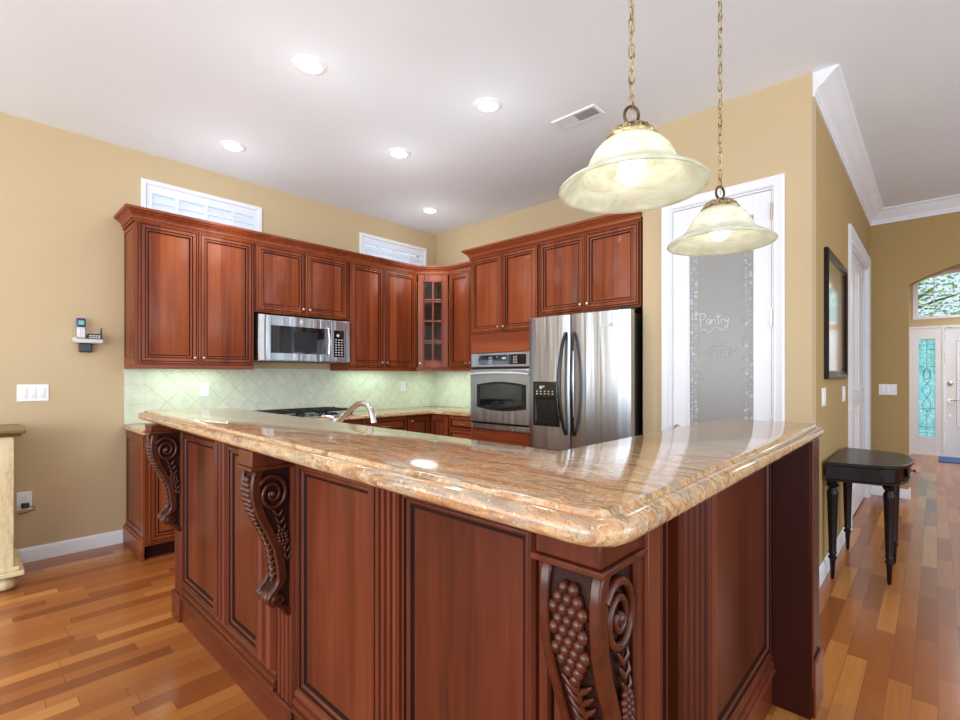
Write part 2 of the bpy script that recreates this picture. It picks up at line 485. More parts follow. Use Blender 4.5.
# left wall with two openings for the transom windows
W1 = (1.0, 1.885, 2.42, 2.83); W2 = (3.0, 3.895, 2.42, 2.83)
wl = MB()
wl.box(XA - .16, XA, YR, W1[0], 0, H).box(XA - .16, XA, W1[1], W2[0], 0, H).box(XA - .16, XA, W2[1], YB + .16, 0, H)
for W_ in (W1, W2): wl.box(XA - .16, XA, W_[0], W_[1], 0, W_[2]).box(XA - .16, XA, W_[0], W_[1], W_[3], H)
struct('wall_left', wl, 'wall')
struct('wall_back', MB().box(XA, -1.4, YB, YB + .16, 0, H), 'wall')
PD = (-1.355, -.725, 2.45)     # pantry door opening
wp = MB().box(-1.56, PD[0], YP, YP + .14, 0, H).box(PD[1], XH, YP, YP + .14, 0, H).box(PD[0], PD[1], YP, YP + .14, PD[2], H)
wp.box(-1.56, -1.42, YP + .14, YB, 0, H)
struct('wall_pantry', wp, 'wall')
HD = (5.14, 6.58, 2.43)
wh = MB().box(XH - .14, XH, YP + .14, HD[0], 0, H).box(XH - .14, XH, HD[1], YF, 0, H).box(XH - .14, XH, HD[0], HD[1], HD[2], H)
struct('wall_hall', wh, 'wall_hall')
# archway wall: one polygon with the arched mouth
XL, XRr, ZS, ZT = -.21, 2.35, 2.25, 2.56
arc = []
_c = (XRr - XL) / 2; _h = ZT - ZS; _r = (_c * _c + _h * _h) / (2 * _h); _t = math.asin(_c / _r)
for i in range(33):
    a = -_t + 2 * _t * i / 32
    arc.append(((XL + XRr) / 2 + _r * math.sin(a), ZT - _r + _r * math.cos(a)))
ppoly = [(XH, 0), (XL, 0)] + arc + [(XRr, 0), (XR, 0), (XR, H), (XH, H)]
struct('wall_archway', MB().extr(ppoly, YArc, YArc + .16, 'y'), 'wall_hall')
FW = (-.3, 1.7, 2.2)
# foyer wall with door opening and arched transom
dx0, dx1 = -.34, 1.55
fw = MB().box(-2.2, dx0, YF, YF + .16, 0, H).box(dx1, XR, YF, YF + .16, 0, H).box(dx0, dx1, YF, YF + .16, 2.1, 2.22)
TA = []
for i in range(17):
    a = PI - PI * i / 16
    TA.append(((dx0 + dx1) / 2 + (dx1 - dx0 - .12) / 2 * math.cos(a), 2.85 + .15 * math.sin(a)))
fw.extr([(dx0, H), (dx0, 2.22), (dx0 + .06, 2.22)] + TA + [(dx1 - .06, 2.22), (dx1, 2.22), (dx1, H)], YF, YF + .16, 'y')
struct('wall_foyer', fw, 'wall')
struct('wall_right', MB().box(XR, XR + .1, 5.2, YF, 0, H), 'wall_hall')
struct('wall_foyer_left', MB().box(-2.3, -2.2, YArc, YF, 0, H).box(-2.3, XH - .14, YArc, YArc + .1, 0, H), 'wall_hall')
struct('wall_pantry_inner', MB().box(-1.42, XH - .14, 4.6, 4.7, 0, H), 'wall')
# outside
struct('ground', MB().box(-12, 14, YF + .2, 40, -.2, -.05), 'brick')
# backsplash
bs = MB().box(XA, XA + .008, .862, YB, .915, 1.36).box(XA, -3.33, YB - .008, YB, .915, 1.36)
struct('wall_backsplash', bs, 'tile')

BASEP = [(0, 0), (.014, 0), (.014, .075), (.010, .088), (.004, .096), (0, .1)]
def baseboard(name, path, right=True):
    struct(name, MB().sweep(path, BASEP, right=right), 'white')
baseboard('baseboard_left', [(XA, .93), (XA, YR)], right=False)
baseboard('baseboard_hall', [(XH, YP), (XH, 5.0)])
baseboard('baseboard_archway', [(XH, 6.72), (XH, YArc), (XL, YArc), (XL, YArc + .16)])
baseboard('baseboard_pantry', [(-.67, YP), (XH, YP)])
CROWN = [(0, H), (.125, H), (.125, H - .012), (.112, H - .018), (.095, H - .03), (.075, H - .052), (.05, H - .078), (.028, H - .092), (.022, H - .1), (.022, H - .115), (.012, H - .122), (.012, H - .14), (0, H - .14)]
struct('trim_1', MB().sweep([(XH, YP + .02), (XH, YArc), (XR, YArc)], CROWN), 'white')

# transom windows with shutters
def transom(name, W_):
    y0, y1, z0, z1 = W_
    r = structroot(name, (XA, y0, z0), R(90))     # local x = world +y, local -y = into the room
    w_, h_ = y1 - y0, z1 - z0
    cs = MB().rings(-.03, w_ + .03, -.03, h_ + .03, [(0, 0, 0), (0, .016, 0), (.006, .02, 0), (.03, .018, 0), (.036, .012, 0), (.042, -.01, 0)], mcen=0)
    del cs.f[-1], cs.m[-1]
    part('window_frame', cs, 'white', r)
    fr = MB()
    fr.box(.01, .045, -.004, .03, .01, h_ - .01).box(w_ - .045, w_ - .01, -.004, .03, .01, h_ - .01)
    fr.box(.045, w_ - .045, -.004, .03, h_ - .07, h_ - .01).box(.045, w_ - .045, -.004, .03, .01, .05)
    for k in (1, 2, 3): fr.box(w_ * k / 4 - .011, w_ * k / 4 + .011, -.004, .03, .05, h_ - .07)
    part('shutter_frame', fr, 'shutter', r)
    z = .085
    while z < h_ - .09:
        lv = MB()
        c, s_ = math.cos(R(62)), math.sin(R(62))
        b = MB().box(.045, w_ - .045, -.03, .03, -.004, .004).xf(Matrix.Translation((0, .012, z)) @ Matrix.Rotation(R(62), 4, 'X'))
        part('louver', b, 'shutter', r)
        z += .052
    part('window_pane', MB().box(.0, w_, .11, .114, 0, h_), 'glass', r)
transom('window_1', W1); transom('window_2', W2)

# casing helper : three-sided door casing on a wall facing local -y
CASP = [(0, 0), (0, .018), (.012, .022), (.02, .02), (.05, .014), (.062, .012), (.07, .016), (.078, .010), (.078, 0)]
def casing(parent, x0, x1, h, y=0, name='door_casing', wd=.075, head=True, mat='white'):
    def strip(a, b, out):       # a,b inner-edge points; out: outward dir
        pass
    k = wd / .078
    outer = [(x0, 0), (x0, h), (x1, h), (x1, 0)]
    vs = []; n = len(CASP)
    for (px_, pz_), (ox, oz) in zip(outer, [(-1, 0), (-1, 1), (1, 1), (1, 0)]):
        for (o, d) in [(c_[0] * k, c_[1]) for c_ in CASP]:
            inset = wd - o
            vs.append((px_ + ox * inset, y - d, pz_ + oz * inset))
    fs = []
    for i in range(3):
        for j in range(n - 1):
            fs.append((i * n + j, i * n + j + 1, (i + 1) * n + j + 1, (i + 1) * n + j))
    mb = MB(); mb._add(vs, fs)
    return part(name, mb, mat, parent)

# ---- pantry door
pd = structroot('door_1', (PD[0], YP, 0))
dw = PD[1] - PD[0]
casing(pd, 0.0, dw, PD[2], wd=.06)
part('door_jamb', MB().box(-.001, .01, 0.001, .12, 0, PD[2]).box(dw - .01, dw + .001, .001, .12, 0, PD[2]).box(.01, dw - .01, .001, .12, PD[2] - .012, PD[2]), 'white', pd)
gx0, gx1, gz0, gz1 = .125, dw - .115, .25, 2.3
leaf = MB()
leaf.box(.013, gx0, .006, .04, .012, PD[2] - .015).box(gx1, dw - .013, .006, .04, .012, PD[2] - .015)
leaf.box(gx0, gx1, .006, .04, .012, gz0).box(gx0, gx1, .006, .04, gz1, PD[2] - .015)
lf = part('door_panel', leaf, 'white', pd, bev=.0015)
st = MB().rings(gx0 - .012, gx1 + .012, gz0 - .012, gz1 + .012, [(0, 0, 0), (0, .005, 0), (.006, .007, 0), (.012, .0, 0), (.013, -.006, 0)], y=.006)
del st.f[-1], st.m[-1]
part('glass_stop', st, 'white', pd)
gp = part('frosted_pane', MB().box(gx0, gx1, .016, .022, gz0, gz1), 'frost', pd)
random.seed(4)
et = MB(); ed = MB()
z = gz0 + .02
while z < gz1 - .02:
    for sx, d in ((gx0 + .012, 1), (gx1 - .012, -1)):
        for q in range(2):
            x = sx + d * (q * .026 + random.uniform(-.003, .008))
            rr = random.uniform(.006, .012)
            (et if random.random() < .28 else ed).lathe([(0, .0), (rr * .6, -.0014), (rr, 0)], 8, (x, .0155, z + random.uniform(-.008, .008)), axis='y', cap=False)
        if random.random() < .5:
            x = sx + d * .045; p = [(x + d * .012 * math.sin(t_ * 1.3), .0152, z + t_ * .006) for t_ in range(5)]
            ed.tube(p, .0012, 4)
    z += .022
part('etched_border', ed, 'etchdim', gp); part('etched_fruit', et, 'etchmid', gp)
# the word Pantry, one stroke list per letter (unit: cap height 1)
STR = {
 'P': [[(.15, -.25), (.12, .1), (.1, .6), (.12, .95)], [(-.1, .9), (.1, 1.0), (.4, 1.0), (.58, .8), (.5, .55), (.3, .45), (.12, .42)]],
 'a': [[(.32, .42), (.15, .45), (.03, .28), (.08, .06), (.22, .04), (.32, .2), (.34, .42), (.34, .1), (.42, .02)]],
 'n': [[(0, .42), (.03, .02)], [(.03, .25), (.14, .42), (.26, .38), (.28, .1), (.36, .02)]],
 't': [[(.14, .85), (.12, .3), (.14, .04), (.26, .03)], [(-.08, .62), (.42, .7)]],
 'r': [[(0, .42), (.03, .02)], [(.02, .26), (.12, .42), (.25, .4)]],
 'y': [[(0, .42), (.04, .18), (.16, .12), (.3, .42)], [(.3, .42), (.26, 0), (.16, -.3), (0, -.34), (-.02, -.2)]],
}
txt = MB(); cx = gx0 + .06; S_ = .075
adv = {'P': .62, 'a': .46, 'n': .42, 't': .36, 'r': .32, 'y': .4}
for i, ch in enumerate('Pantry'):
    for stt in STR[ch]:
        pts = [(cx + p[0] * S_, .0145, 1.635 + p[1] * S_) for p in stt]
        fine = []
        for a_, b_ in zip(pts, pts[1:]):
            for k in range(3): fine.append(tuple(a_[j] + (b_[j] - a_[j]) * k / 3 for j in range(3)))
        fine.append(pts[-1])
        txt.tube(fine, .0022, 5)
    cx += adv[ch] * S_
txt.tube([(gx0 + .06 + t_ * .011, .0145, 1.59 + .014 * math.sin(t_ * .8) + t_ * .001) for t_ in range(18)], .0018, 5)
part('pantry_lettering', txt, 'etch', gp)
bk = MB()
cxm, cz = (gx0 + gx1) / 2, 1.43
bk.tube([(cxm + .07 * math.cos(a_ / 12 * 2 * PI), .0145, cz + .045 + .012 * math.sin(a_ / 12 * 2 * PI)) for a_ in range(12)], .0014, 4, closed=True)
bk.tube([(cxm - .07, .0145, cz + .045), (cxm - .055, .0145, cz - .02), (cxm + .055, .0145, cz - .02), (cxm + .07, .0145, cz + .045)], .0014, 4)
for k in range(-2, 3): bk.tube([(cxm + k * .024, .0145, cz - .018), (cxm + k * .028, .0145, cz + .034)], .001, 4)
for k, (dx_, dz_) in enumerate([(-.085, .02), (-.1, .0), (.085, .01), (.1, .03), (0, .1), (-.02, .085), (.03, .09)]):
    bk.tube([(cxm + dx_ + .014 * math.cos(a_ / 8 * 2 * PI), .0145, cz + dz_ + .014 * math.sin(a_ / 8 * 2 * PI)) for a_ in range(8)], .0011, 4, closed=True)
part('etched_basket', bk, 'etchmid', gp)
for z in (.25, .98, 1.65, 2.3):
    part('hinge', MB().box(dw - .018, dw - .006, -.008, .006, z - .045, z + .045).lathe([(.006, -.05), (.006, .05)], 10, (dw - .012, -.006, z)), 'nickel', pd)
kn = MB().lathe([(.024, 0), (.026, .004), (.024, .008)], 20, (.045, -.004, .93), axis='y').tube([(.045, .0, .93), (.045, -.04, .93), (.06, -.048, .93), (.13, -.048, .925)], [.009, .009, .009, .007], 10)
part('door_handle', kn, 'nickel', pd)

# ---- hall door (second door, standing in the hall wall)
hd = structroot('door_2', (XH, HD[0], 0), R(90))
hw = HD[1] - HD[0]
casing(hd, 0, hw, HD[2], wd=.12)
part('door_jamb', MB().box(0, .015, .001, .14, 0, HD[2]).box(hw - .015, hw, .001, .14, 0, HD[2]).box(.015, hw - .015, .001, .14, HD[2] - .015, HD[2]), 'white', hd)
l2 = MB().box(.04, hw - .02, .022, .06, .012, HD[2] - .02)
part('door_panel', l2, 'white', hd, bev=.002)
mo = MB()
for (z0_, z1_) in ((.25, 1.0), (1.15, 2.28)):
    for (xa, xb) in ((.17, .64), (.8, 1.27)):
        mo.rings(xa, xb, z0_, z1_, [(0, 0, 0), (.006, .008, 0), (.02, .006, 0), (.03, -.004, 0), (.05, .0, 0)], y=.0225)
part('raised_panel', mo, 'white', hd)
for z in (.6, 1.42, 2.2):
    part('hinge', MB().box(.012, .08, .008, .022, z - .05, z + .05).lathe([(.010, -.055), (.010, .055)], 10, (.03, .008, z)), 'nickel', hd)
struct('wall_room_beyond', MB().box(XH - .9, XH - .8, HD[0] - .4, HD[1] + .3, 0, H), 'wall_hall')

# ---- entrance: sidelight, front door, transom
fd = structroot('door_3', (dx0, YF, 0)); wdx_ = dx1 - dx0
sl = MB().box(0, .13, -.02, .06, .03, 2.07).box(.33, .41, -.02, .06, .03, 2.07).box(.13, .33, -.02, .06, .03, .3).box(.13, .33, -.02, .06, 1.89, 2.07)
part('sidelight_frame', sl, 'white', fd, bev=.003)
part('sidelight_frame', MB().box(1.375, 1.50, -.02, .06, .0, 2.07).box(1.70, wdx_, -.02, .06, .0, 2.07).box(1.50, 1.70, -.02, .06, .0, .3).box(1.50, 1.70, -.02, .06, 1.89, 2.07), 'white', fd, bev=.003)
part('leaded_pane', MB().box(1.50, 1.70, .01, .02, .3, 1.89), 'leaded', fd)
gl = part('leaded_pane', MB().box(.13, .33, .01, .02, .3, 1.89), 'leaded', fd)
ld = MB(); gc = .23
ld.tube([(gc + .05 * math.sin(t_ / 20 * 2 * PI * 1.5), .0, .7 + t_ * .035) for t_ in range(21)], .004, 5)
ld.tube([(gc - .05 * math.sin(t_ / 20 * 2 * PI * 1.5), .0, .7 + t_ * .035) for t_ in range(21)], .004, 5)
ld.tube([(gc + .04 * math.cos(a_ / 14 * 2 * PI), .0, 1.33 + .09 * math.sin(a_ / 14 * 2 * PI)) for a_ in range(14)], .005, 5, closed=True)
for z in (.36, .46, .76, 1.44, 1.72, 1.8): ld.tube([(.13, 0, z), (.33, 0, z)], .003, 5)
ld.tube([(gc, 0, .3), (gc, 0, .75)], .003, 5); ld.tube([(gc, 0, 1.42), (gc, 0, 1.89)], .003, 5)
ld.tube([(gc - .06, 0, .76), (gc, 0, .6), (gc + .06, 0, .76)], .004, 5)
part('lead_came', ld, 'lead', gl)
part('door_frame', MB().box(0, dx1 - dx0, -.03, .06, 2.07, 2.1).box(.41, .44, -.03, .06, 0, 2.07).box(0, .41, -.03, .06, 0, .03), 'white', fd)
lx0, lx1 = .445, 1.36
dl = MB().box(lx0, lx0 + .15, 0, .045, .01, 2.06).box(lx1 - .15, lx1, 0, .045, .01, 2.06).box(lx0 + .15, lx1 - .15, 0, .045, .01, .5).box(lx0 + .15, lx1 - .15, 0, .045, 1.85, 2.06)
part('door_panel', dl, 'white', fd, bev=.003)
part('leaded_pane', MB().box(lx0 + .15, lx1 - .15, .015, .025, .5, 1.85), 'leaded', fd)
part('glass_bead', MB().rings(lx0 + .13, lx1 - .13, .48, 1.87, [(0, 0, 0), (.004, .012, 0), (.012, .012, 0), (.02, 0, 0)], y=0), 'white', fd)
o = fd.children[-1]
bmx = bmesh.new(); bmx.from_mesh(o.data); bmx.faces.ensure_lookup_table(); bmesh.ops.delete(bmx, geom=[bmx.faces[-1]], context='FACES_ONLY'); bmx.to_mesh(o.data); bmx.free()
part('deadbolt', MB().lathe([(.03, 0), (.032, -.012), (.018, -.02)], 18, (lx0 + .06, 0, 1.17), axis='y'), 'nickel', fd)
part('door_handle', MB().lathe([(.03, 0), (.028, -.01)], 18, (lx0 + .06, 0, .9), axis='y').tube([(lx0 + .06, 0, .9), (lx0 + .06, -.05, .9), (lx0 + .17, -.055, .905)], .01, 8), 'nickel', fd)
part('lower_lock', MB().lathe([(.02, 0), (.018, -.01)], 14, (lx0 + .06, 0, .66), axis='y'), 'nickel', fd)
# transom over the door
tw = structroot('window_3', (dx0, YF, 0))
wdx = dx1 - dx0
fr = MB()
outp = [(.06, 2.22)] + [(p[0] - dx0, p[1]) for p in TA] + [(wdx - .06, 2.22)]
cxx = wdx / 2; 
inp = [(cxx + (p[0] - cxx) * .93, 2.265 + (p[1] - 2.22) * .88) for p in outp]
n = len(outp)
vs_ = [(p[0], yy, p[1]) for yy in (-.01, .06) for p in outp] + [(p[0], yy, p[1]) for yy in (-.01, .06) for p in inp]
fs_ = []
for i in range(n):
    j = (i + 1) % n
    fs_ += [(i, j, 2 * n + j, 2 * n + i), (n + i, n + j, 3 * n + j, 3 * n + i), (2 * n + i, 2 * n + j, 3 * n + j, 3 * n + i)]
fr._add(vs_, fs_)
part('window_frame', fr, 'white', tw)
mt = MB()
for k in range(1, 6): mt.box(wdx * k / 6 - .006, wdx * k / 6 + .006, .005, .03, 2.25, 2.9)
mt.box(.1, wdx - .1, .005, .03, 2.44, 2.452).box(.1, wdx - .1, .005, .03, 2.64, 2.652)
part('muntin', mt, 'white', tw)
part('window_pane', MB().extr(inp, .03, .034, 'y'), 'glass', tw)

# ------------------------------------------------------------------ kitchen cabinetry
def doorprof(T=.02):
    return [(0, 0, 0), (0, T - .004, 1), (.004, T, 0), (.011, T, 0), (.0125, T - .005, 1), (.016, T - .005, 1), (.018, T, 0), (.038, T, 0), (.040, T - .006, 1), (.044, T - .006, 1), (.050, T - .003, 0), (.056, T - .005, 0), (.058, T - .012, 1), (.065, T - .012, 1), (.082, T - .004, 0)]
def smallprof(T=.02):
    return [(0, 0, 0), (0, T - .004, 0), (.004, T, 0), (.018, T, 0), (.021, T - .005, 1), (.026, T, 0), (.034, T - .009, 1), (.042, T - .002, 0)]
def knob(parent, x, z, y=-.02):
    part('knob', MB().lathe([(.004, 0), (.004, -.012), (.010, -.016), (.012, -.022), (.009, -.027), (0, -.029)], 14, (x, y, z), axis='y'), 'nickel', parent)
def cdoor(parent, x0, x1, z0, z1, knobside=None, kz='low', prof=None, mats=('cherry', 'glaze'), name='door'):
    d = part(name, MB().rings(x0, x1, z0, z1, prof or doorprof()), mats, parent)
    if knobside:
        kx = x1 - .03 if knobside == 'r' else x0 + .03
        knob(d, kx, z0 + .045 if kz == 'low' else (z1 - .045 if kz == 'high' else (z0 + z1) / 2))
    return d
def pull(parent, x, z, w_=.09):
    part('handle', MB().tube([(x - w_ / 2, -.018, z), (x - w_ / 2, -.038, z - .002), (x - w_ / 4, -.045, z - .004), (x + w_ / 4, -.045, z - .004), (x + w_ / 2, -.038, z - .002), (x + w_ / 2, -.018, z)], .0045, 8), 'nickel', parent)
def drawer(parent, x0, x1, z0, z1):
    d = part('drawer', MB().rings(x0, x1, z0, z1, smallprof()), ('cherry_h', 'glaze'), parent)
    pull(d, (x0 + x1) / 2, (z0 + z1) / 2)
    return d

UB = 1.375; UT = 2.45; XU = -4.25; UD = -XU + XA  # negative depth guard
UD = .345
# -- uppers on the left wall: local x = +y world
def upper(name, label, y0, y1, z0, doors, endpanel=False, rail=True):
    t = thing(name, label, 'cabinet', (XU, y0, z0), R(90))
    w_ = y1 - y0; h_ = UT - z0
    part('body', MB().box(0, w_, 0, UD, 0, h_), 'cherry', t, bev=.001)
    if rail: part('light_rail', MB().box(0, w_, -.006, .02, -.03, 0).box(0, .018, .02, UD, -.03, 0), 'cherry_h', t, bev=.003)
    if endpanel:
        ep = MB().rings(.03, UD - .02, .03, h_ - .04, [(0, 0, 0), (0, .003, 0), (.03, .003, 0), (.034, -.001, 1), (.045, -.001, 1), (.06, .003, 0)])
        ep.xf(Matrix.Rotation(R(-90), 4, 'Z') @ Matrix.Translation((-UD, 0, 0)))
        ep2 = part('side_panel', ep, ('cherry', 'glaze'), t)
    for (a_, b_, kside) in doors: cdoor(t, a_, b_, .012, h_ - .03, kside)
    return t
upper('wall_cabinet', 'tall cherry two-door wall cabinet with raised panels, left of the microwave', .86, 1.705, UB, [(.02, .413, 'r'), (.417, .833, 'l')], True)
upper('wall_cabinet', 'short cherry two-door wall cabinet above the microwave', 1.71, 2.615, 1.842, [(.012, .455, 'r'), (.459, .893, 'l')], rail=False)
upper('wall_cabinet', 'tall cherry two-door wall cabinet between microwave and glass corner cabinet', 2.62, 3.485, UB, [(.015, .415, 'r'), (.419, .85, 'l')])
# diagonal corner cabinet with a glass door (open box, shelves, glassware)
dc = thing('corner_wall_cabinet', 'diagonal cherry corner wall cabinet with an eight-light glass door', 'cabinet', (XU, 3.49, UB), R(45))
CW = .3677
def w2l(x, y):   # world xy to local of dc
    dx_, dy_ = x - XU, y - 3.49; c = math.cos(R(45))
    return ((dx_ + dy_) * c, (-dx_ + dy_) * c)
pent = [w2l(XU, 3.49), w2l(XA + .009, 3.49), w2l(XA + .009, YB - .009), w2l(-3.99, YB - .009), w2l(-3.99, 3.75)]
hh = UT - UB
part('cabinet_bottom', MB().extr(pent, 0, .018), 'cherry', dc)
part('cabinet_top', MB().extr(pent, hh - .018, hh), 'cherry', dc)
def wallseg(a_, b_, t_=.012):
    a_, b_ = Vector(a_), Vector(b_); d = (b_ - a_).normalized(); nn = Vector((-d.y, d.x)) * t_
    return [tuple(a_), tuple(b_), tuple(b_ - nn), tuple(a_ - nn)]
bb = MB()
for i in (1, 2): bb.extr(wallseg(pent[i + 1], pent[i], .012), .018, hh - .018)
bb.extr(wallseg(pent[1], pent[0]), .018, hh - .018); bb.extr(wallseg(pent[4], pent[3]), .018, hh - .018)
part('body', bb, 'interior', dc)
inset = [(x * .93 + CW / 2 * .07, y * .93 + .014) for x, y in pent]
for z in (.28, .53, .77): part('shelf', MB().extr(inset, z, z + .012), 'interior', dc)
part('light_rail', MB().box(0, CW, -.006, .015, -.03, 0), 'cherry_h', dc, bev=.003)
gd = MB()
fx0, fx1, fz0, fz1 = .015, CW - .015, .012, hh - .03
sw = .075
gd.box(fx0, fx0 + sw, -.02, 0, fz0, fz1).box(fx1 - sw, fx1, -.02, 0, fz0, fz1).box(fx0 + sw, fx1 - sw, -.02, 0, fz0, fz0 + .08).box(fx0 + sw, fx1 - sw, -.02, 0, fz1 - .08, fz1)
d_ = part('glass_door', gd, 'cherry', dc, bev=.003)
rg = MB().rings(fx0 + sw - .022, fx1 - sw + .022, fz0 + .058, fz1 - .058, [(0, 0, 0), (.002, .005, 0), (.010, .005, 0), (.014, -.001, 1), (.022, .002, 0), (.024, -.006, 1)], y=-.02)
del rg.f[-1], rg.m[-1]
part('door_moulding', rg, ('cherry', 'glaze'), d_)
mu = MB(); mx = (fx0 + fx1) / 2
mu.box(mx - .008, mx + .008, -.018, -.006, fz0 + .08, fz1 - .08)
for k in (1, 2, 3):
    zz = fz0 + .08 + (fz1 - fz0 - .16) * k / 4
    mu.box(fx0 + sw, fx1 - sw, -.018, -.006, zz - .008, zz + .008)
part('muntin', mu, 'cherry', d_)
part('pane', MB().box(fx0 + sw, fx1 - sw, -.006, -.003, fz0 + .08, fz1 - .08), 'pane2', d_)
knob(d_, fx0 + .03, fz0 + .045)
# corner cabinet's right neighbour on the back wall
t = thing('wall_cabinet', 'narrow cherry wall cabinet between glass corner cabinet and oven tower', 'cabinet', (-3.985, 3.755, UB))
part('body', MB().box(0, .65, 0, .335, 0, hh), 'cherry', t, bev=.001)
part('light_rail', MB().box(0, .65, -.006, .02, -.03, 0), 'cherry_h', t, bev=.003)
cdoor(t, .012, .318, .012, hh - .03, 'r'); cdoor(t, .322, .64, .012, hh - .03, 'l')
# crown over this run
CC = [(0, 0), (.008, .0), (.011, .006), (.008, .012), (.004, .014), (.004, .020), (.014, .022), (.014, .028), (.018, .042), (.030, .056), (.046, .064), (.046, .070), (.052, .071), (.060, .076), (.063, .084), (.063, .094), (.0, .094)]
cc = MB().sweep([(XA + .012, .86), (XU - .003, .86), (XU - .003, 3.485), (-3.985, 3.75), (-3.41, 3.75)], [(o_ + .004, UT - .03 + z_) for o_, z_ in CC])
c_ = part('crown_molding', cc, 'cherry_h'); tag(c_, 'cherry crown moulding running along the top of the left-wall cabinets and round the corner', 'crown moulding')
tp = MB().extr([(XA + .012, .865), (XU - .004, .865), (XU - .004, 3.49), (-3.985, 3.752), (-3.42, 3.752), (-3.42, YB - .012), (XA + .012, YB - .012)], UT + .002, UT + .012)
part('top_board', tp, 'cherry_h', c_)

# glassware in the corner cabinet
def goblet(name, x, y, z, s=1):
    p = w2l(0, 0)
    m = Matrix.Translation((XU, 3.49, UB)) @ Matrix.Rotation(R(45), 4, 'Z')
    q = m @ Vector((x, y, z))
    o = part(name, MB().lathe([(.028 * s, 0), (.03 * s, .004), (.006, .01), (.004, .07 * s), (.02 * s, .085 * s), (.034 * s, .11 * s), (.034 * s, .15 * s), (.030 * s, .17 * s)], 16, cap=False), 'pane3', loc=tuple(q))
    return o
for i, (x, y, z) in enumerate([(.13, .12, .019), (.24, .12, .019), (.13, .14, .293), (.22, .17, .293), (.15, .15, .543), (.23, .13, .543)]):
    g = goblet('wine_glass', x, y, z)
    tag(g, ['clear stemmed glass low on the left inside the glass corner cabinet', 'clear stemmed glass low on the right inside the glass corner cabinet',
            'clear stemmed glass left on the second shelf up of the corner cabinet', 'clear stemmed glass right on the second shelf up of the corner cabinet',
            'clear stemmed glass left on the upper middle shelf of the corner cabinet', 'clear stemmed glass right on the upper middle shelf of the corner cabinet'][i], 'glass', 'stemware in the corner cabinet')

# -- oven tower
YT = 3.42; TT = 2.455
ot = thing('oven_tower_cabinet', 'tall cherry oven tower with two upper doors around the built-in oven', 'cabinet', (-3.33, YT, 0))
OW = .825
bd = MB().box(0, .02, 0, .66, 0, TT).box(OW - .02, OW, 0, .66, 0, TT).box(.02, OW - .02, 0, .66, 1.51, TT).box(.02, OW - .02, 0, .66, .1, .785).box(.02, OW - .02, .62, .66, .785, 1.51)
part('body', bd, 'cherry', ot)
part('upper_panel', MB().box(.015, OW - .015, -.006, 0, 1.515, 1.69), 'cherry_h', ot)
part('lower_panel', MB().box(.015, OW - .015, -.006, 0, .42, .78), 'cherry_h', ot)
cdoor(ot, .018, .41, 1.70, TT - .03, 'r'); cdoor(ot, .414, OW - .012, 1.70, TT - .03, 'l')
drawer(ot, .018, OW - .018, .12, .4)
ct = MB().sweep([(-3.33, YB - .01), (-3.33, YT), (-1.575, YT)], [(o_ + .004, TT - .03 + z_) for o_, z_ in CC])
# travel -y then +x: outward is the left side of travel
c2 = part('crown_molding', ct, 'cherry_h'); tag(c2, 'cherry crown moulding on top of the oven tower and refrigerator cabinet', 'crown moulding')
part('top_board', MB().box(-3.326, -1.58, YT + .004, YB - .01, TT + .002, TT + .01), 'cherry_h', c2)
# -- over-fridge cabinet
fc = thing('wall_cabinet', 'deep cherry two-door cabinet above the refrigerator', 'cabinet', (-2.5, YT, 1.8))
FWd = .915
part('body', MB().box(0, FWd, 0, .66, 0, TT - 1.8), 'cherry', fc)
cdoor(fc, .012, .452, .018, TT - 1.83, 'r'); cdoor(fc, .456, FWd - .012, .018, TT - 1.83, 'l')

# -- wall oven
wo = thing('wall_oven', 'stainless steel built-in wall oven with arched window in the oven tower', 'oven', (-3.305, YT, .79))
ow = .775
part('body', MB().box(.005, ow - .005, .0, .6, .0, .715), 'steel_dark', wo)
part('control_panel', MB().box(0, ow, -.025, -.001, .585, .715), 'steel', wo, bev=.004)
cp = wo.children[-1]
part('display', MB().box(.1, ow - .1, -.028, -.0255, .605, .695), 'blackgloss', cp)
keys('button', 'grey_print', cp, [(gx + i * .018, gx + i * .018 + .011, -.0292, -.0283, .617 + j * .014, .617 + j * .014 + .006) for gx in (.235, .53) for i in range(3) for j in range(5)] + [(.33, .345, -.0292, -.0283, .675, .68), (.40, .445, -.0292, -.0283, .655, .672)])
part('oven_door', MB().box(0, ow, -.035, -.001, .065, .565), 'steel', wo, bev=.006)
od = wo.children[-1]
def archwin(x0, x1, z0, z1, bul, n=12):
    p = []
    for i in range(n + 1): p.append((x0 + (x1 - x0) * i / n, z0 - bul * math.sin(PI * i / n)))
    for i in range(n + 1): p.append((x1 - (x1 - x0) * i / n, z1 + bul * math.sin(PI * i / n)))
    return p
part('window_surround', MB().extr(archwin(.09, ow - .09, .205, .42, .028), -.038, -.0355, 'y'), 'black', od)
part('oven_window', MB().extr(archwin(.135, ow - .135, .222, .405, .022), -.0395, -.0382, 'y'), 'mirror_dark' if 'mirror_dark' in M else 'blackgloss', od)
part('handle', MB().tube([(.03, -.035, .515), (.035, -.075, .515), (.15, -.085, .525), (ow / 2, -.09, .53), (ow - .15, -.085, .525), (ow - .035, -.075, .515), (ow - .03, -.035, .515)], .011, 10), 'silver', od)
part('vent_trim', MB().box(0, ow, -.02, -.001, 0, .045), 'steel', wo, bev=.002)
part('door_gap_strip', MB().box(0, ow, -.012, -.001, .046, .064), 'black', wo)
part('door_gap_strip', MB().box(0, ow, -.012, -.001, .566, .584), 'black', wo)

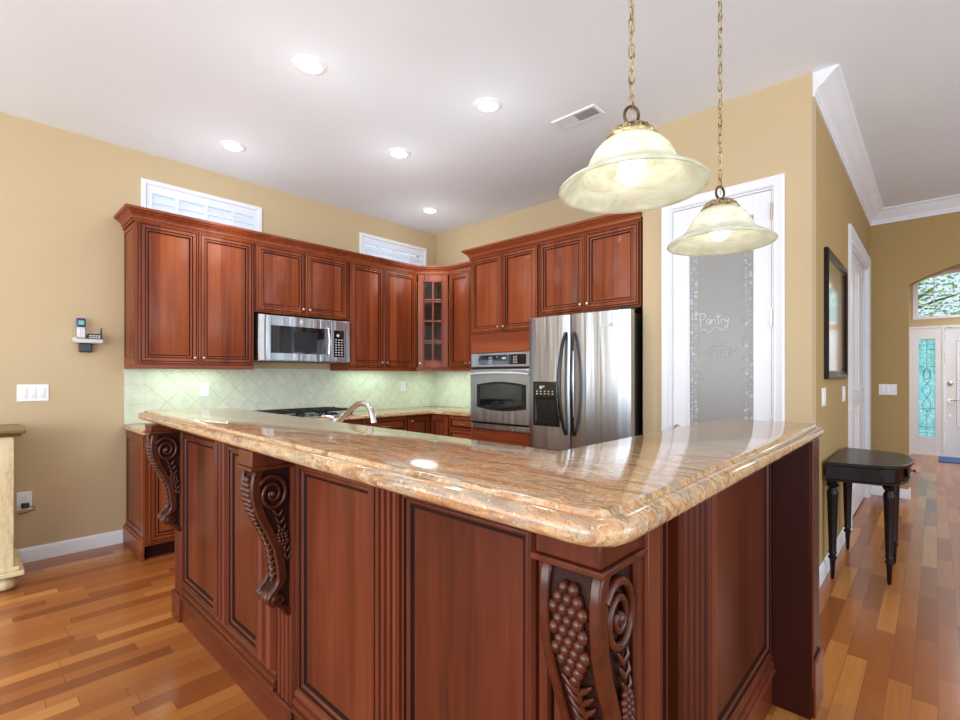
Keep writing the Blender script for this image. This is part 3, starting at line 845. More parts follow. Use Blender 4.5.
# -- refrigerator
rf = thing('refrigerator', 'stainless steel french-door refrigerator with black handles and water dispenser', 'refrigerator', (-2.485, 3.24, 0))
rw = .905
part('body', MB().box(.006, rw - .006, .075, .82, .02, 1.745), 'black', rf, bev=.004)
def bowdoor(x0, x1, z0, z1):
    n = 10; pts = []
    for i in range(n + 1):
        u = i / n; x = x0 + (x1 - x0) * u
        e = min(u, 1 - u); y = -.0 + (.012 * max(0, 1 - e * 14)) - .01 * math.sin(PI * x / rw)
        pts.append((x, y))
    pts += [(x1, .07), (x0, .07)]
    return MB().extr(pts, z0, z1)
def rdoor(x0, x1, z0, z1, nm='fridge_door'): return part(nm, bowdoor(x0, x1, z0, z1), 'steel', rf, bev=.003, ang=50)
ld_ = rdoor(0, .408, .70, 1.77); rd_ = rdoor(.416, rw, .70, 1.77)
fz = rdoor(0, rw, .04, .675, 'freezer_drawer')
for (dr, hx, sg) in ((ld_, .375, -1), (rd_, .448, 1)):
    pts = []; rr = []
    for i in range(17):
        u = i / 16; z = .83 + .80 * u; b = math.sin(PI * u)
        pts.append((hx + sg * .022 * b, -.012 - .062 * b ** .6, z)); rr.append(.012 + .006 * b)
    part('handle', MB().tube(pts, rr, 10), 'black', dr)
    part('handle_insert', MB().tube([(p[0] + sg * .014, p[1] - .004, p[2]) for p in pts[3:14]], .006, 8), 'steel', dr)
part('handle', MB().tube([(.06, -.0, .6), (.07, -.055, .6), (rw - .07, -.055, .6), (rw - .06, -.0, .6)], .013, 10), 'blackgloss', fz)
dp = part('dispenser', MB().rings(.06, .315, .885, 1.245, [(0, 0, 0), (0, .014, 0), (.006, .018, 0), (.012, .018, 0)], y=.0, mcen=0), 'black', ld_)
part('dispenser_recess', MB().rings(.085, .29, .91, 1.115, [(0, 0, 0), (.003, .004, 0), (.008, .0, 0), (.02, -.002, 0)], y=-.019), 'steel_dark', dp)
part('dispenser_panel', MB().box(.08, .295, -.0215, -.0185, 1.13, 1.232), 'blackgloss', dp)
keys('dispenser_icon', 'grey_print', dp, [(.098 + i * .038, .112 + i * .038, -.0228, -.0217, 1.142 + j * .02, 1.150 + j * .02) for i in range(5) for j in range(2)] + [(.13, .155, -.0228, -.0217, 1.185, 1.21), (.16, .178, -.0228, -.0217, 1.198, 1.212)])
part('paddle', MB().box(.175, .20, -.026, -.02, 1.02, 1.06), 'steel_dark', dp)
part('drip_tray', MB().box(.1, .275, -.034, -.019, .915, .925), 'steel_dark', dp)
part('badge', MB().box(.70, .765, -.0105, -.0085, 1.655, 1.675), 'grey_print', rd_)
part('hinge_cover', MB().box(rw - .1, rw - .01, .02, .12, 1.771, 1.79), 'black', rf, bev=.004)

# -- over-the-range microwave
mw = thing('microwave', 'stainless steel over-the-range microwave under the short wall cabinet', 'microwave', (-4.17, 1.722, 1.415), R(90))
mww = .868; mh = .405
part('body', MB().box(0.003, mww - .003, .035, .42, .006, mh), 'steel', mw, bev=.002)
part('front_panel', MB().box(.665, mww, -.0, .034, .01, mh - .004), 'steel', mw, bev=.004)
fp = mw.children[-1]
part('microwave_door', MB().box(0.055, .66, -.0, .034, .01, mh - .004), 'steel', mw, bev=.004)
md = mw.children[-1]
part('window_glass', MB().box(.095, .605, -.0035, -.0005, .075, .315), 'blackgloss', md, bev=.0005)
part('inner_window', MB().box(.30, .52, -.0042, -.0036, .09, .27), 'black', md)
part('handle', MB().tube([(.62, 0, .075), (.622, -.035, .08), (.63, -.042, .2), (.622, -.035, .315), (.62, 0, .32)], .010, 10), 'chrome', md)
n0 = MB().lathe([(.016, 0), (.016, -.002), (.013, -.003)], 20, (.37, -.0005, .36), axis='y').tube([(.37 + .009 * math.cos(a_ / 10 * 2 * PI), -.0035, .36 + .009 * math.sin(a_ / 10 * 2 * PI)) for a_ in range(10)], .0012, 4, closed=True)
part('logo', n0, 'grey_print', md)
kp = part('keypad', MB().box(.695, .80, -.003, -.0005, .055, .31), 'blackgloss', fp)
keys('button', 'grey_print', kp, [(.708 + i * .03, .724 + i * .03, -.004, -.0032, .07 + j * .024, .08 + j * .024) for i in range(3) for j in range(7)])
part('dial', MB().lathe([(.014, 0), (.014, -.004)], 14, (.735, -.003, .26), axis='y'), 'grey_print', kp)
part('side_vent', MB().box(.003, .042, .004, .034, .01, mh - .004), 'silver', mw, bev=.002)
part('bottom_grille', MB().box(.05, mww - .05, .06, .38, .0, .005), 'black', mw)

# -- base cabinets on the left wall
XBf = -4.0; CTZ = .915; CTH = .035
def base(name, label, root, rz, w_, parts_, depth=.58):
    t = thing(name, label, 'cabinet', root, rz)
    part('body', MB().box(0, w_, 0, depth, .1, CTZ - CTH - .001), 'cherry', t)
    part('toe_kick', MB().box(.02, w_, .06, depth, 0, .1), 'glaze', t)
    for p in parts_:
        if p[0] == 'drawer': drawer(t, *p[1:])
        else: cdoor(t, *p[1:5], p[5], 'high')
    return t
b0 = base('base_cabinet', 'cherry base cabinet at the open left end of the wall counter', (XBf - .02, .87, 0), R(90), .86,
     [('drawer', .02, .42, .70, .865), ('drawer', .43, .85, .70, .865), ('door', .02, .42, .12, .685, 'r'), ('door', .43, .85, .12, .685, 'l')], .56)
sp = MB().rings(.02, .54, .14, CTZ - .05, [(0, 0, 0), (0, .004, 0), (.05, .004, 0), (.055, -.001, 1), (.068, -.001, 1), (.085, .004, 0)])
sp.xf(Matrix.Rotation(R(-90), 4, 'Z') @ Matrix.Translation((-.56, 0, 0)))
part('side_panel', sp, ('cherry', 'glaze'), b0)
part('plinth', MB().box(-.02, .0, .0, .56, 0, .13).box(-.014, 0, .0, .56, .13, .15), 'cherry_h', b0, bev=.003)
base('base_cabinet', 'cherry drawer base cabinet beneath the gas cooktop', (XBf - .02, 1.735, 0), R(90), .88,
     [('drawer', .01, .87, .70, .865), ('drawer', .01, .87, .42, .685), ('drawer', .01, .87, .12, .405)], .56)
base('base_cabinet', 'cherry drawer base cabinet between cooktop and inside corner', (XBf - .02, 2.62, 0), R(90), .54,
     [('drawer', .01, .53, .72, .865), ('drawer', .01, .53, .42, .705), ('drawer', .01, .53, .12, .405)], .56)
cb = thing('corner_base_cabinet', 'cherry inside-corner base cabinet with a folding pair of doors', 'cabinet', (XBf - .02, 3.165, 0))
Lp = [(0, 0), (0, .335), (.3, .335), (.3, .92), (-.56, .92), (-.56, 0)]
part('body', MB().extr(Lp, .1, CTZ - CTH - .001), 'cherry', cb)
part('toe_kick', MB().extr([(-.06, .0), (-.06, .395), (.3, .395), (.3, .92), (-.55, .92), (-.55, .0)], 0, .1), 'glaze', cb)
dA = MB().rings(.01, .31, .12, .865, doorprof()); dA.xf(Matrix.Rotation(R(90), 4, 'Z'))
da = part('door', dA, ('cherry', 'glaze'), cb)
k_ = part('knob', MB().lathe([(.004, 0), (.004, .012), (.010, .016), (.012, .022), (.009, .027), (0, .029)], 14, (.02, .05, .82), axis='x'), 'nickel', da)
part('door', MB().rings(.025, .295, .12, .865, doorprof(), y=.335), ('cherry', 'glaze'), cb)
base('base_cabinet', 'cherry stack of drawers beside the oven tower', (-3.715, 3.5, 0), 0, .38,
     [('drawer', .01, .37, .74, .868), ('drawer', .01, .37, .58, .73), ('drawer', .01, .37, .36, .57), ('drawer', .01, .37, .12, .35)])

EDGE = [(0, 0), (.004, -.0015), (.010, -.008), (.012, -.011), (.017, -.014), (.022, -.022), (.020, -.032), (.010, -.038), (-.01, -.038)]
def slab(path, z, scale=1.0, edge=EDGE):
    pr_ = [(o_ * scale - .02 * scale, z + zz * scale) for o_, zz in edge]
    return MB().sweep(path, pr_, closed=True, ends='cap', right=True)
wc = slab([(XA + .01, .845), (-3.965, .845), (-3.965, 3.465), (-3.34, 3.465), (-3.34, YB - .01), (XA + .01, YB - .01)], CTZ, .92)
# orientation: path runs counter-clockwise, so right-hand side is outward
o = part('granite_countertop', wc, 'granite'); tag(o, 'tan granite countertop along the left wall carrying the cooktop', 'countertop')

# -- cooktop
ck = thing('gas_cooktop', 'stainless gas cooktop with black cast iron grates in the wall counter', 'cooktop', (-4.06, 1.72, CTZ), R(90))
part('cooktop_surface', MB().box(0, .86, 0, .49, .0005, .012), 'steel', ck, bev=.004)
for (bx_, by_) in ((.16, .13), (.16, .36), (.43, .25), (.70, .13), (.70, .36)):
    part('burner', MB().lathe([(.055, .012), (.05, .02), (.035, .022), (.035, .03), (0, .032)], 18, (bx_, by_, 0)), 'iron', ck)
for gi in range(3):
    x0 = .02 + gi * .275
    g = MB(); z0 = .048
    for xx in (x0, x0 + .135, x0 + .262): g.box(xx, xx + .012, .02, .46, z0, z0 + .014)
    for yy in (.02, .13, .24, .35, .45): g.box(x0, x0 + .274, yy, yy + .012, z0, z0 + .014)
    for xx in (x0, x0 + .262):
        for yy in (.02, .45): g.box(xx, xx + .012, yy, yy + .012, .012, z0)
        for yy in (.13, .35): g.box(xx, xx + .012, yy, yy + .012, z0 + .014, z0 + .022)
    part('grate', g, 'iron', ck, bev=.002)
for i in range(5): part('knob', MB().lathe([(.018, .012), (.018, .03), (.014, .036)], 14, (.25 + i * .09, -.0 + .012 + .012, 0)), 'steel_dark', ck)

# ------------------------------------------------------------------ island
isl = thing('kitchen_island', 'L-shaped dark cherry raised breakfast bar with carved corbels', 'kitchen island', (0, 0, 0))
BT = 1.095; BU = 1.043     # bar top surface / underside
XI0 = -3.0; YI = .805; XL_ = -.486; YE0 = 2.175; YE1 = 2.36
IB = BU - .001
core = MB().extr([(XI0, YI), (XL_, YI), (XL_, YE0), (-.66, YE0), (-.66, .98), (XI0, .98)], 0.0, IB)
part('body', core, ('island',), isl)
IG = ('island', 'island_glaze')
def ipanel(nm, x0, x1, z0, z1, y=YI, mat=None, prof=None):
    prof = prof or [(0, 0, 0), (0, .012, 0), (.006, .018, 0), (.014, .018, 0), (.018, .012, 1), (.024, .013, 0), (.030, .009, 0), (.034, .002, 1), (.04, .002, 1)]
    return part(nm, MB().rings(x0, x1, z0, z1, prof, y=y), IG, isl)
def reed(x0, x1, z0, z1, n, y=YI, d=.012):
    pts = [(x0, y), (x0, y - d)]; ms = [0, 0]
    wv = (x1 - x0) / n
    for k in range(n):
        c = x0 + wv * (k + .5)
        for a_ in (0, 45, 90, 135, 180):
            pts.append((c - math.cos(R(a_)) * wv * .34, y - d - math.sin(R(a_)) * wv * .34)); ms.append(0)
        if k < n - 1:
            e = x0 + wv * (k + 1); ms[-1] = 1
            pts += [(e - wv * .08, y - d + .006), (e + wv * .08, y - d + .006)]; ms += [1, 1]
    pts += [(x1, y - d), (x1, y)]; ms += [0, 0]
    return MB().extr(pts, z0, z1, m=ms + [0, 0])
ZP0 = .21; ZP1 = .988
panels = [(-2.87, -2.40), (-2.24, -1.93), (-1.60, -1.155), (-1.025, -.59)]
for a_, b_ in panels: ipanel('panel', a_, b_, ZP0, ZP1)
for a_, b_, n_ in ((-2.385, -2.255, 3), (-1.915, -1.77, 2), (-1.62, -1.605, 1), (-1.145, -1.04, 4), (-.58, -.515, 2)):
    part('reeded_strip', reed(a_, b_, ZP0, IB - .002, n_), IG, isl, ang=25)
# base moulding along the front
def basemould(segs, rot=False):
    for a_, b_ in segs:
        mb = MB().extr([(0, 0), (-.018, 0), (-.018, .125), (-.027, .130), (-.030, .138), (-.027, .146), (-.016, .150), (-.016, .153), (-.024, .158), (-.025, .166), (-.022, .173), (-.010, .178), (-.010, .181), (-.018, .186), (-.018, .193), (-.012, .202), (0, .208)], a_, b_, 'x', m=[0, 0, 0, 0, 0, 0, 1, 1, 0, 0, 0, 1, 1, 0, 0, 0, 0, 0, 0])
        mb.xf(Matrix.Translation((0, YI, 0)))
        part('base_moulding', mb, ('island_h', 'island_glaze'), isl)
basemould([(-2.88, -1.765), (-1.62, -.51)])
# pilasters with plinths
PIL = [(-3.0, -2.885), (-1.755, -1.63), (-.492, -.36)]
for i, (a_, b_) in enumerate(PIL):
    p = part('pilaster', reed(a_, b_, .14, IB - .001, 4, YI, .012), IG, isl, ang=25)
    part('plinth', MB().box(a_ - .008, b_ + .008, YI - .032, YI, 0, .14), 'island', p, bev=.004)
part('corner_wing', MB().box(XL_, -.36, YI, YI + .055, 0, IB), 'island', isl, bev=.004)
# corbels
def corbel(x0, x1, z1=.975, hgt=.52, proj=.145):
    t_ = part('corbel', MB(), 'carved', isl); bpy.data.objects.remove(t_)
    w_ = x1 - x0; Y0 = YI - .0125
    # side outline: depth from the face against height (0 = top)
    def outline(ins=0):
        P_ = []
        for u, d in [(0, .90), (.03, .97), (.08, 1.0), (.15, 1.0), (.22, .96), (.30, .86), (.38, .72), (.46, .58), (.54, .46), (.62, .41), (.70, .37), (.75, .37), (.785, .44), (.815, .56), (.845, .63), (.875, .62), (.90, .52), (.918, .38), (.945, .28), (.975, .22), (1.0, .12)]:
            P_.append((Y0 - (d * proj - ins), z1 - u * hgt))
        return P_
    core_ = outline(.010)
    cb_ = part('corbel', MB().extr([(Y0, z1)] + core_ + [(Y0, z1 - hgt)], x0 + .012, x1 - .012, 'x'), 'carved_dark', isl, ang=30, bev=.003)
    rails = MB()
    for xa, xb in ((x0, x0 + .02), (x1 - .02, x1)):
        outer = outline(0); inn = outline(.030)
        rails.extr(outer + inn[::-1], xa, xb, 'x')
    mid = outline(0)
    part('scroll_rail', rails, 'carved', cb_, ang=30, bev=.004)
    # block above
    part('capital', MB().box(x0 - .004, x1 + .004, Y0 - proj - .002, YI, z1 + .012, IB - .001).box(x0 - .011, x1 + .011, Y0 - proj - .009, YI, z1 + .0, z1 + .012), 'island', cb_, bev=.003)
    # grapes on the front
    gr = MB(); xc = (x0 + x1) / 2; random.seed(11)
    def yat(z):
        u = (z1 - z) / hgt; pts = outline(.008)
        for p, q in zip(pts, pts[1:]):
            if q[1] <= z <= p[1]:
                k = (z - q[1]) / (p[1] - q[1] + 1e-9); return q[0] + (p[0] - q[0]) * k
        return pts[-1][0]
    rows = [2, 3, 4, 3, 4, 3, 4, 3, 2, 1]
    for r_, n_ in enumerate(rows):
        z = z1 - .034 - r_ * .0172
        for k in range(n_):
            x = xc + (k - (n_ - 1) / 2) * .0175
            gr.ball((x, yat(z) - .004, z), .0106, 10, sc=(1, 1.1, 1.15))
    part('grape_cluster', gr, 'carved', cb_, ang=80)
    # leaves below the grapes
    lf_ = MB()
    for k in range(9):
        z = z1 - .215 - k * .022
        for sg in (-1, 1):
            p = [(xc + sg * .003, yat(z) - .004, z), (xc + sg * .014, yat(z + .012) - .007, z + .012), (xc + sg * (.028 - k * .0012), yat(z + .022) - .004, z + .024)]
            lf_.tube(p, [.005, .0055, .002], 6)
    lf_.tube([(xc, yat(z1 - .2 - k * .02) - .004, z1 - .2 - k * .02) for k in range(11)], .005, 6)
    part('leaf', lf_, 'carved', cb_, ang=60)
    fy, fz_ = Y0 - proj * .44, z1 - hgt * .868
    part('foot_roll', MB().lathe([(.0, x0 - .002), (.014, x0 - .002), (.024, x0 + .006), (.024, x0 + .02), (.019, x0 + .026), (.025, x0 + .034), (.025, x1 - .034), (.019, x1 - .026), (.024, x1 - .02), (.024, x1 - .006), (.014, x1 + .002), (0, x1 + .002)], 20, (0, fy, fz_), axis='x'), 'carved', cb_, ang=50)
    # volute and vine on the seen sides
    for xs, sg in ((x1, 1), (x0, -1)):
        xs_ = xs - sg * .004
        sc_ = MB(); cy, cz_ = Y0 - proj * .50, z1 - .085
        pts = []; rr = []
        for k in range(34):
            a_ = k / 33 * 2 * PI * 2.0; rad = .056 * (1 - k / 33 * .82)
            pts.append((xs_, cy - rad * math.cos(a_ + .6) * .95, cz_ + rad * math.sin(a_ + .6) * 1.15)); rr.append(.0085 * (1 - k / 33 * .3))
        sc_.tube(pts, rr, 8); sc_.ball((xs_, cy, cz_), .012, 10)
        part('volute', sc_, 'carved', cb_, ang=60)
        vn = MB()
        for k in range(7):
            z = z1 - .165 - k * .026; cyy = (Y0 + yat(z) ) / 2 + .004
            vn.tube([(xs_, cyy, z), (xs_ + sg * .003, cyy - .012 * (1 - k * .08), z + .012), (xs_, cyy - .02 * (1 - k * .1), z + .024)], [.004, .0055, .002], 6)
            vn.tube([(xs_, cyy, z), (xs_ + sg * .003, cyy + .010, z + .012), (xs_, cyy + .014, z + .022)], [.004, .005, .002], 6)
        part('vine', vn, 'carved', cb_, ang=60)
        gg = MB()
        for r_, n_ in enumerate([2, 3, 3, 3, 2, 1]):
            z = z1 - .215 - r_ * .012; cyy = (Y0 + yat(z)) / 2
            for k in range(n_): gg.ball((xs_ + sg * .003, cyy + (k - (n_ - 1) / 2) * .012, z), .0068, 8)
        part('small_grape_cluster', gg, 'carved', cb_, ang=80)
        ft = MB()
        pts = []
        for k in range(14):
            a_ = k / 13 * 2 * PI * 1.1; rad = .020 * (1 - k / 13 * .7)
            pts.append((xs_, Y0 - proj * .34 - rad * math.cos(a_), z1 - hgt * .872 + rad * math.sin(a_)))
        ft.tube(pts, .005, 6); part('foot_scroll', ft, 'carved', cb_, ang=60)
    return cb_
corbel(-2.995, -2.89, z1=.995, hgt=.52, proj=.14)
corbel(-1.745, -1.64, hgt=.52, proj=.14)
corbel(-.484, -.37, z1=.985, hgt=.60, proj=.135)
# leg side (faces +x): build facing -y then turn
def legxf(mb): return mb.xf(Matrix.Translation((XL_, 0, 0)) @ Matrix.Rotation(R(90), 4, 'Z') )
def legpart(nm, mb, mats, **k):
    # local x -> world y, local y -> world -x ; mb built with y=0 as the face
    return part(nm, legxf(mb), mats, isl, **k)
IPR = [(0, 0, 0), (0, .012, 0), (.006, .018, 0), (.014, .018, 0), (.018, .012, 1), (.024, .013, 0), (.030, .009, 0), (.034, .002, 1), (.04, .002, 1)]
legpart('panel', MB().rings(.90, 1.16, ZP0, ZP1, IPR), IG)
legpart('panel', MB().rings(1.50, 2.16, ZP0, ZP1, IPR), IG)
pl = legpart('pilaster', reed(1.19, 1.39, .14, IB - .001, 5, 0, .03), IG, ang=25)
part('plinth', legxf(MB().box(1.18, 1.40, -.05, 0, 0, .14)), 'island', pl, bev=.004)
legpart('reeded_strip', reed(1.40, 1.49, ZP0, IB - .002, 3, 0), IG, ang=25)
for a_, b_ in ((.87, 1.18), (1.40, 2.172)):
    legpart('base_moulding', MB().extr([(0, 0), (-.018, 0), (-.018, .125), (-.027, .130), (-.030, .138), (-.027, .146), (-.016, .150), (-.016, .153), (-.024, .158), (-.025, .166), (-.022, .173), (-.010, .178), (-.010, .181), (-.018, .186), (-.018, .193), (-.012, .202), (0, .208)], a_, b_, 'x', m=[0, 0, 0, 0, 0, 0, 1, 1, 0, 0, 0, 1, 1, 0, 0, 0, 0, 0, 0]), ('island_h', 'island_glaze'))
ew = part('end_wing', MB().box(-.66, -.342, YE0, YE1, 0, IB), 'wing', isl, bev=.003, label='end wing in cherry coloured dark for shade')
part('corner_bead', MB().lathe([(.005, .12), (.005, IB - .001)], 8, (-.338, YE0 + .004, 0)), 'island', ew)
part('plinth', MB().box(-.342, -.330, YE0 + .02, YE1 + .01, 0, .2), 'island', ew, bev=.004)
# lower kitchen-side cabinets of the island with counter (sink side)
part('inner_cabinet', MB().box(XI0, -1.30, .982, 1.60, .0, .878), 'cherry', isl)
part('inner_cabinet', MB().box(-1.298, -.662, .982, YE0, .0, .878), 'cherry', isl)

bt_ = MB()
path = [(-3.30, .715), (-.345, .632), (-.372, 2.40), (-.71, 2.385), (-.71, 1.062), (-3.08, 1.125)]
BE = [(0, 0), (.005, -.001), (.007, -.007), (.009, -.010), (.020, -.0115), (.028, -.016), (.033, -.025), (.033, -.037), (.028, -.046), (.018, -.052), (-.015, -.052)]
# chamfered outer corner
path = [(-3.30, .735), (-3.28, .715), (-.392, .632), (-.372, .636), (-.356, .650), (-.351, .670), (-.365, 2.38), (-.385, 2.40), (-.71, 2.385), (-.71, 1.062), (-3.08, 1.125)]
bar = MB().sweep(path, [(o_ , BT + z_) for o_, z_ in BE], closed=True, ends='cap')
o = part('granite_bar_top', bar, 'granite'); tag(o, 'polished tan granite L-shaped raised bar top with ogee edge on the island', 'countertop')
sk = slab([(-3.02, 1.135), (-.72, 1.135), (-.72, 2.15), (-1.32, 2.15), (-1.32, 1.68), (-3.02, 1.68)], CTZ, .92)
sk = MB().extr([(-3.02, 1.0), (-.67, 1.0), (-.67, 2.17), (-1.30, 2.17), (-1.30, 1.65), (-3.02, 1.65)], CTZ - .036, CTZ)
o = part('granite_countertop', sk, 'granite', bev=.006); tag(o, 'lower tan granite counter on the kitchen side behind the raised bar, under the faucet', 'countertop')
# faucet
fa = thing('kitchen_faucet', 'brushed chrome gooseneck kitchen faucet rising behind the bar top', 'faucet', (-2.62, 1.53, CTZ))
part('base', MB().lathe([(.034, 0), (.036, .006), (.030, .014), (.027, .07), (.030, .095), (.024, .118), (0, .125)], 20), 'chrome', fa, ang=60)
pts = [(0, 0, .075), (.03, 0, .10), (.10, 0, .145), (.18, 0, .19), (.23, 0, .213), (.28, 0, .222), (.33, 0, .215), (.365, 0, .19), (.385, 0, .15), (.39, 0, .12)]
part('spout', MB().tube(pts, [.018, .017, .015, .015, .015, .015, .015, .015, .016, .018], 12), 'chrome', fa, ang=60)
part('lever', MB().tube([(-.01, 0, .115), (-.05, -.01, .125), (-.10, -.02, .128)], [.016, .012, .010], 10).ball((-.105, -.02, .128), .014, 10), 'chrome', fa)

# ------------------------------------------------------------------ pendants
def pendant(label, loc, zr, seed):
    RS, ZS_ = .935, .90
    t = thing('pendant_lamp', label, 'pendant lamp', (loc[0], loc[1], zr), 0, 'alabaster pendant lamps over the bar')
    prof = [(.034, .145), (.05, .141), (.07, .132), (.088, .118), (.103, .100), (.114, .080), (.122, .060), (.130, .046), (.143, .034), (.160, .022), (.178, .012), (.192, .004), (.200, -.004), (.203, -.010), (.199, -.012), (.190, -.004), (.176, .006), (.158, .016), (.141, .028), (.127, .041), (.118, .056), (.110, .078), (.099, .097), (.085, .114), (.068, .128), (.048, .137), (.034, .141)]
    sh = part('glass_shade', MB().lathe([(r_ * RS, z_ * ZS_) for r_, z_ in prof], 48, cap=False), 'alabaster', t, ang=80)
    cp_ = MB().lathe([(.062, .136), (.064, .142), (.052, .152), (.036, .164), (.02, .172), (.012, .178), (.0, .180)], 40, fn=lambda a: 1 + .07 * abs(math.sin(a * 6)))
    random.seed(seed)
    for k in range(12):
        a_ = k / 12 * 2 * PI
        cp_.tube([(.058 * math.cos(a_), .058 * math.sin(a_), .144), (.05 * math.cos(a_ + .2), .05 * math.sin(a_ + .2), .158), (.034 * math.cos(a_ + .1), .034 * math.sin(a_ + .1), .168), (.026 * math.cos(a_ - .15), .026 * math.sin(a_ - .15), .172)], [.005, .006, .005, .003], 6)
        cp_.ball((.05 * math.cos(a_ - .15), .05 * math.sin(a_ - .15), .154), .005, 8)
    cp_.v = [(a_, b_, c_ - .016) for a_, b_, c_ in cp_.v]
    part('filigree_cap', cp_, 'brass', t, ang=60)
    part('loop', MB().tube([(.0 + .019 * math.cos(a_ / 18 * 2 * PI), 0, .186 + .024 * math.sin(a_ / 18 * 2 * PI)) for a_ in range(18)], .0042, 8, closed=True).xf(Matrix.Rotation(R(40 + seed * 7), 4, 'Z')), 'bronze', t, ang=80)
    top = H - .03 - zr
    part('socket', MB().lathe([(.02, .142), (.022, .10), (.018, .082)], 16), 'plate', t)
    part('light_bulb', MB().lathe([(.014, .095), (.016, .088), (.026, .076), (.034, .060), (.037, .043), (.034, .026), (.025, .013), (.012, .006), (0, .004)], 24), 'bulb', t, ang=80)
    # chain
    wire = part('chain', MB().tube([(.004 * math.sin(k * .9), .004 * math.cos(k * .9), .18 + (top - .18) * k / 60) for k in range(61)], .0016, 6), 'brass', t)
    lk = None; z = .222; i = 0
    while z < top - .01:
        if lk is None:
            ptsl = []
            for k in range(20):
                a_ = 2 * PI * k / 20; x = .0072 * math.cos(a_); zz = .0085 * math.sin(a_) + (.0105 if math.sin(a_) > 0 else -.0105)
                ptsl.append((x, 0, zz))
            lk = part('chain_link', MB().tube(ptsl, .0021, 6, closed=True), 'brass', wire, ang=80); l = lk
        else:
            l = lk.copy(); COL.objects.link(l)
        l.location = (0, 0, z); l.rotation_euler = (0, 0, R(35 + seed * 11) + (R(90) if i % 2 else 0))
        z += .0335; i += 1
    part('canopy', MB().lathe([(.02, top - .0), (.045, top + .012), (.06, top + .022), (.062, top + .0295)], 28), 'brass', t, ang=80)
    l = bpy.data.lights.new('bulb_light', 'POINT'); l.energy = .38; l.shadow_soft_size = .04; l.color = (1, .97, .88)
    lo = bpy.data.objects.new('bulb_light', l); COL.objects.link(lo); lo.parent = t; lo.location = (0, 0, -.005)
    return t
pendant('nearer, larger-looking pendant lamp with marbled alabaster glass shade, left of the pair', (-.585, 1.207), 1.79, 1)
pendant('farther, smaller-looking alabaster glass pendant lamp hanging before the pantry door', (-.599, 1.973), 1.801, 3)

# ------------------------------------------------------------------ recessed lights and vent
RL = [((-2.613, 1.363), 'largest recessed ceiling light, nearest the camera'), ((-2.146, 2.364), 'recessed ceiling light left of the ceiling vent'),
      ((-3.968, 1.435), 'recessed ceiling light closest to the left transom window'), ((-3.126, 2.387), 'recessed ceiling light in the middle of the five'),
      ((-3.957, 3.434), 'smallest recessed ceiling light, deep in the kitchen corner')]
for (x, y), lb in RL:
    t = thing('recessed_light', lb, 'ceiling light', (x, y, H), 0, 'recessed ceiling lights over the kitchen')
    part('trim_ring', MB().lathe([(.062, 0), (.062, -.010), (.07, -.012), (.088, -.006), (.095, 0)], 32, cap=False), 'white', t, ang=60)
    part('lens', MB().lathe([(.062, -.006), (.05, -.014), (.03, -.02), (0, -.022)], 24, cap=False), 'lens', t, ang=80)
    l = bpy.data.lights.new('downlight', 'SPOT'); l.energy = 18; l.spot_size = R(140); l.spot_blend = .8; l.shadow_soft_size = .06; l.color = (1, .95, .87)
    lo = bpy.data.objects.new('downlight', l); COL.objects.link(lo); lo.parent = t; lo.location = (0, 0, -.05)
    l = bpy.data.lights.new('downlight_spill', 'POINT'); l.energy = .14; l.shadow_soft_size = .05; l.color = (1, .97, .92)
    lo = bpy.data.objects.new('downlight_spill', l); COL.objects.link(lo); lo.parent = t; lo.location = (0, 0, -.09)
    l = bpy.data.lights.new('ceiling_fill', 'POINT'); l.energy = 4.0; l.shadow_soft_size = .15; l.color = (.95, .97, 1)  # unseen point added in mid-air to brighten the kitchen ceiling
    lo = bpy.data.objects.new('ceiling_fill', l); COL.objects.link(lo); lo.parent = t; lo.location = (0, 0, -.6)
v = thing('ceiling_vent', 'white rectangular air vent set in the kitchen ceiling', 'ceiling vent', (-1.80, 2.90, H), R(0))
part('frame', MB().rings(-.17, .17, -.075, .075, [(0, 0, 0), (.004, .008, 0), (.022, .008, 0), (.026, .002, 0)], mcen=1).xf(Matrix.Rotation(R(90), 4, 'X')), ('white', 'ventdark'), v)
for k in range(22):
    x = -.137 + k * .013
    part('slat', MB().box(-.001, .001, -.05, .05, -.005, .004).xf(Matrix.Translation((x, 0, -.007)) @ Matrix.Rotation(R(35 if k < 11 else -35), 4, 'Y')), 'white', v)

# ------------------------------------------------------------------ under-cabinet lamps
for (x, y, sx, sy) in ((-4.42, 1.28, .06, .5), (-4.42, 3.05, .06, .55), (-4.25, 3.8, .2, .1), (-3.68, 3.95, .45, .06)):
    a_ = area('under_cabinet_light', (x, y, UB - .015), (0, 0, 0), sx, sy, 1.5, (.74, 1.0, .84))

# ------------------------------------------------------------------ plates on the walls
def plate(name, label, cat, loc, rz, w_, h_, kind, gangs=1, group=None):
    t = thing(name, label, cat, loc, rz, group)
    part('cover_plate', MB().rings(-w_ / 2, w_ / 2, -h_ / 2, h_ / 2, [(0, 0, 0), (0, .004, 0), (.003, .0065, 0)]), 'plate', t)
    for g in range(gangs):
        cx_ = (g - (gangs - 1) / 2) * .046
        if kind == 'rocker': part('rocker', MB().rings(cx_ - .016, cx_ + .016, -.033, .033, [(0, .006, 0), (.001, .009, 0), (.003, .010, 0)]), 'plate', t)
        else:
            for dz in (-.021, .021):
                r_ = part('receptacle', MB().lathe([(.016, -.006), (.016, -.009), (.0, -.009)], 20, (cx_, 0, dz), axis='y', cap=False), 'plate', t)
                part('slot', MB().box(cx_ - .007, cx_ - .005, -.0098, -.0088, dz - .001, dz + .008).box(cx_ + .005, cx_ + .007, -.0098, -.0088, dz - .001, dz + .007).lathe([(.0022, -.0098), (.0022, -.0088)], 8, (cx_, 0, dz - .007), axis='y'), 'steel_dark', r_)
    return t
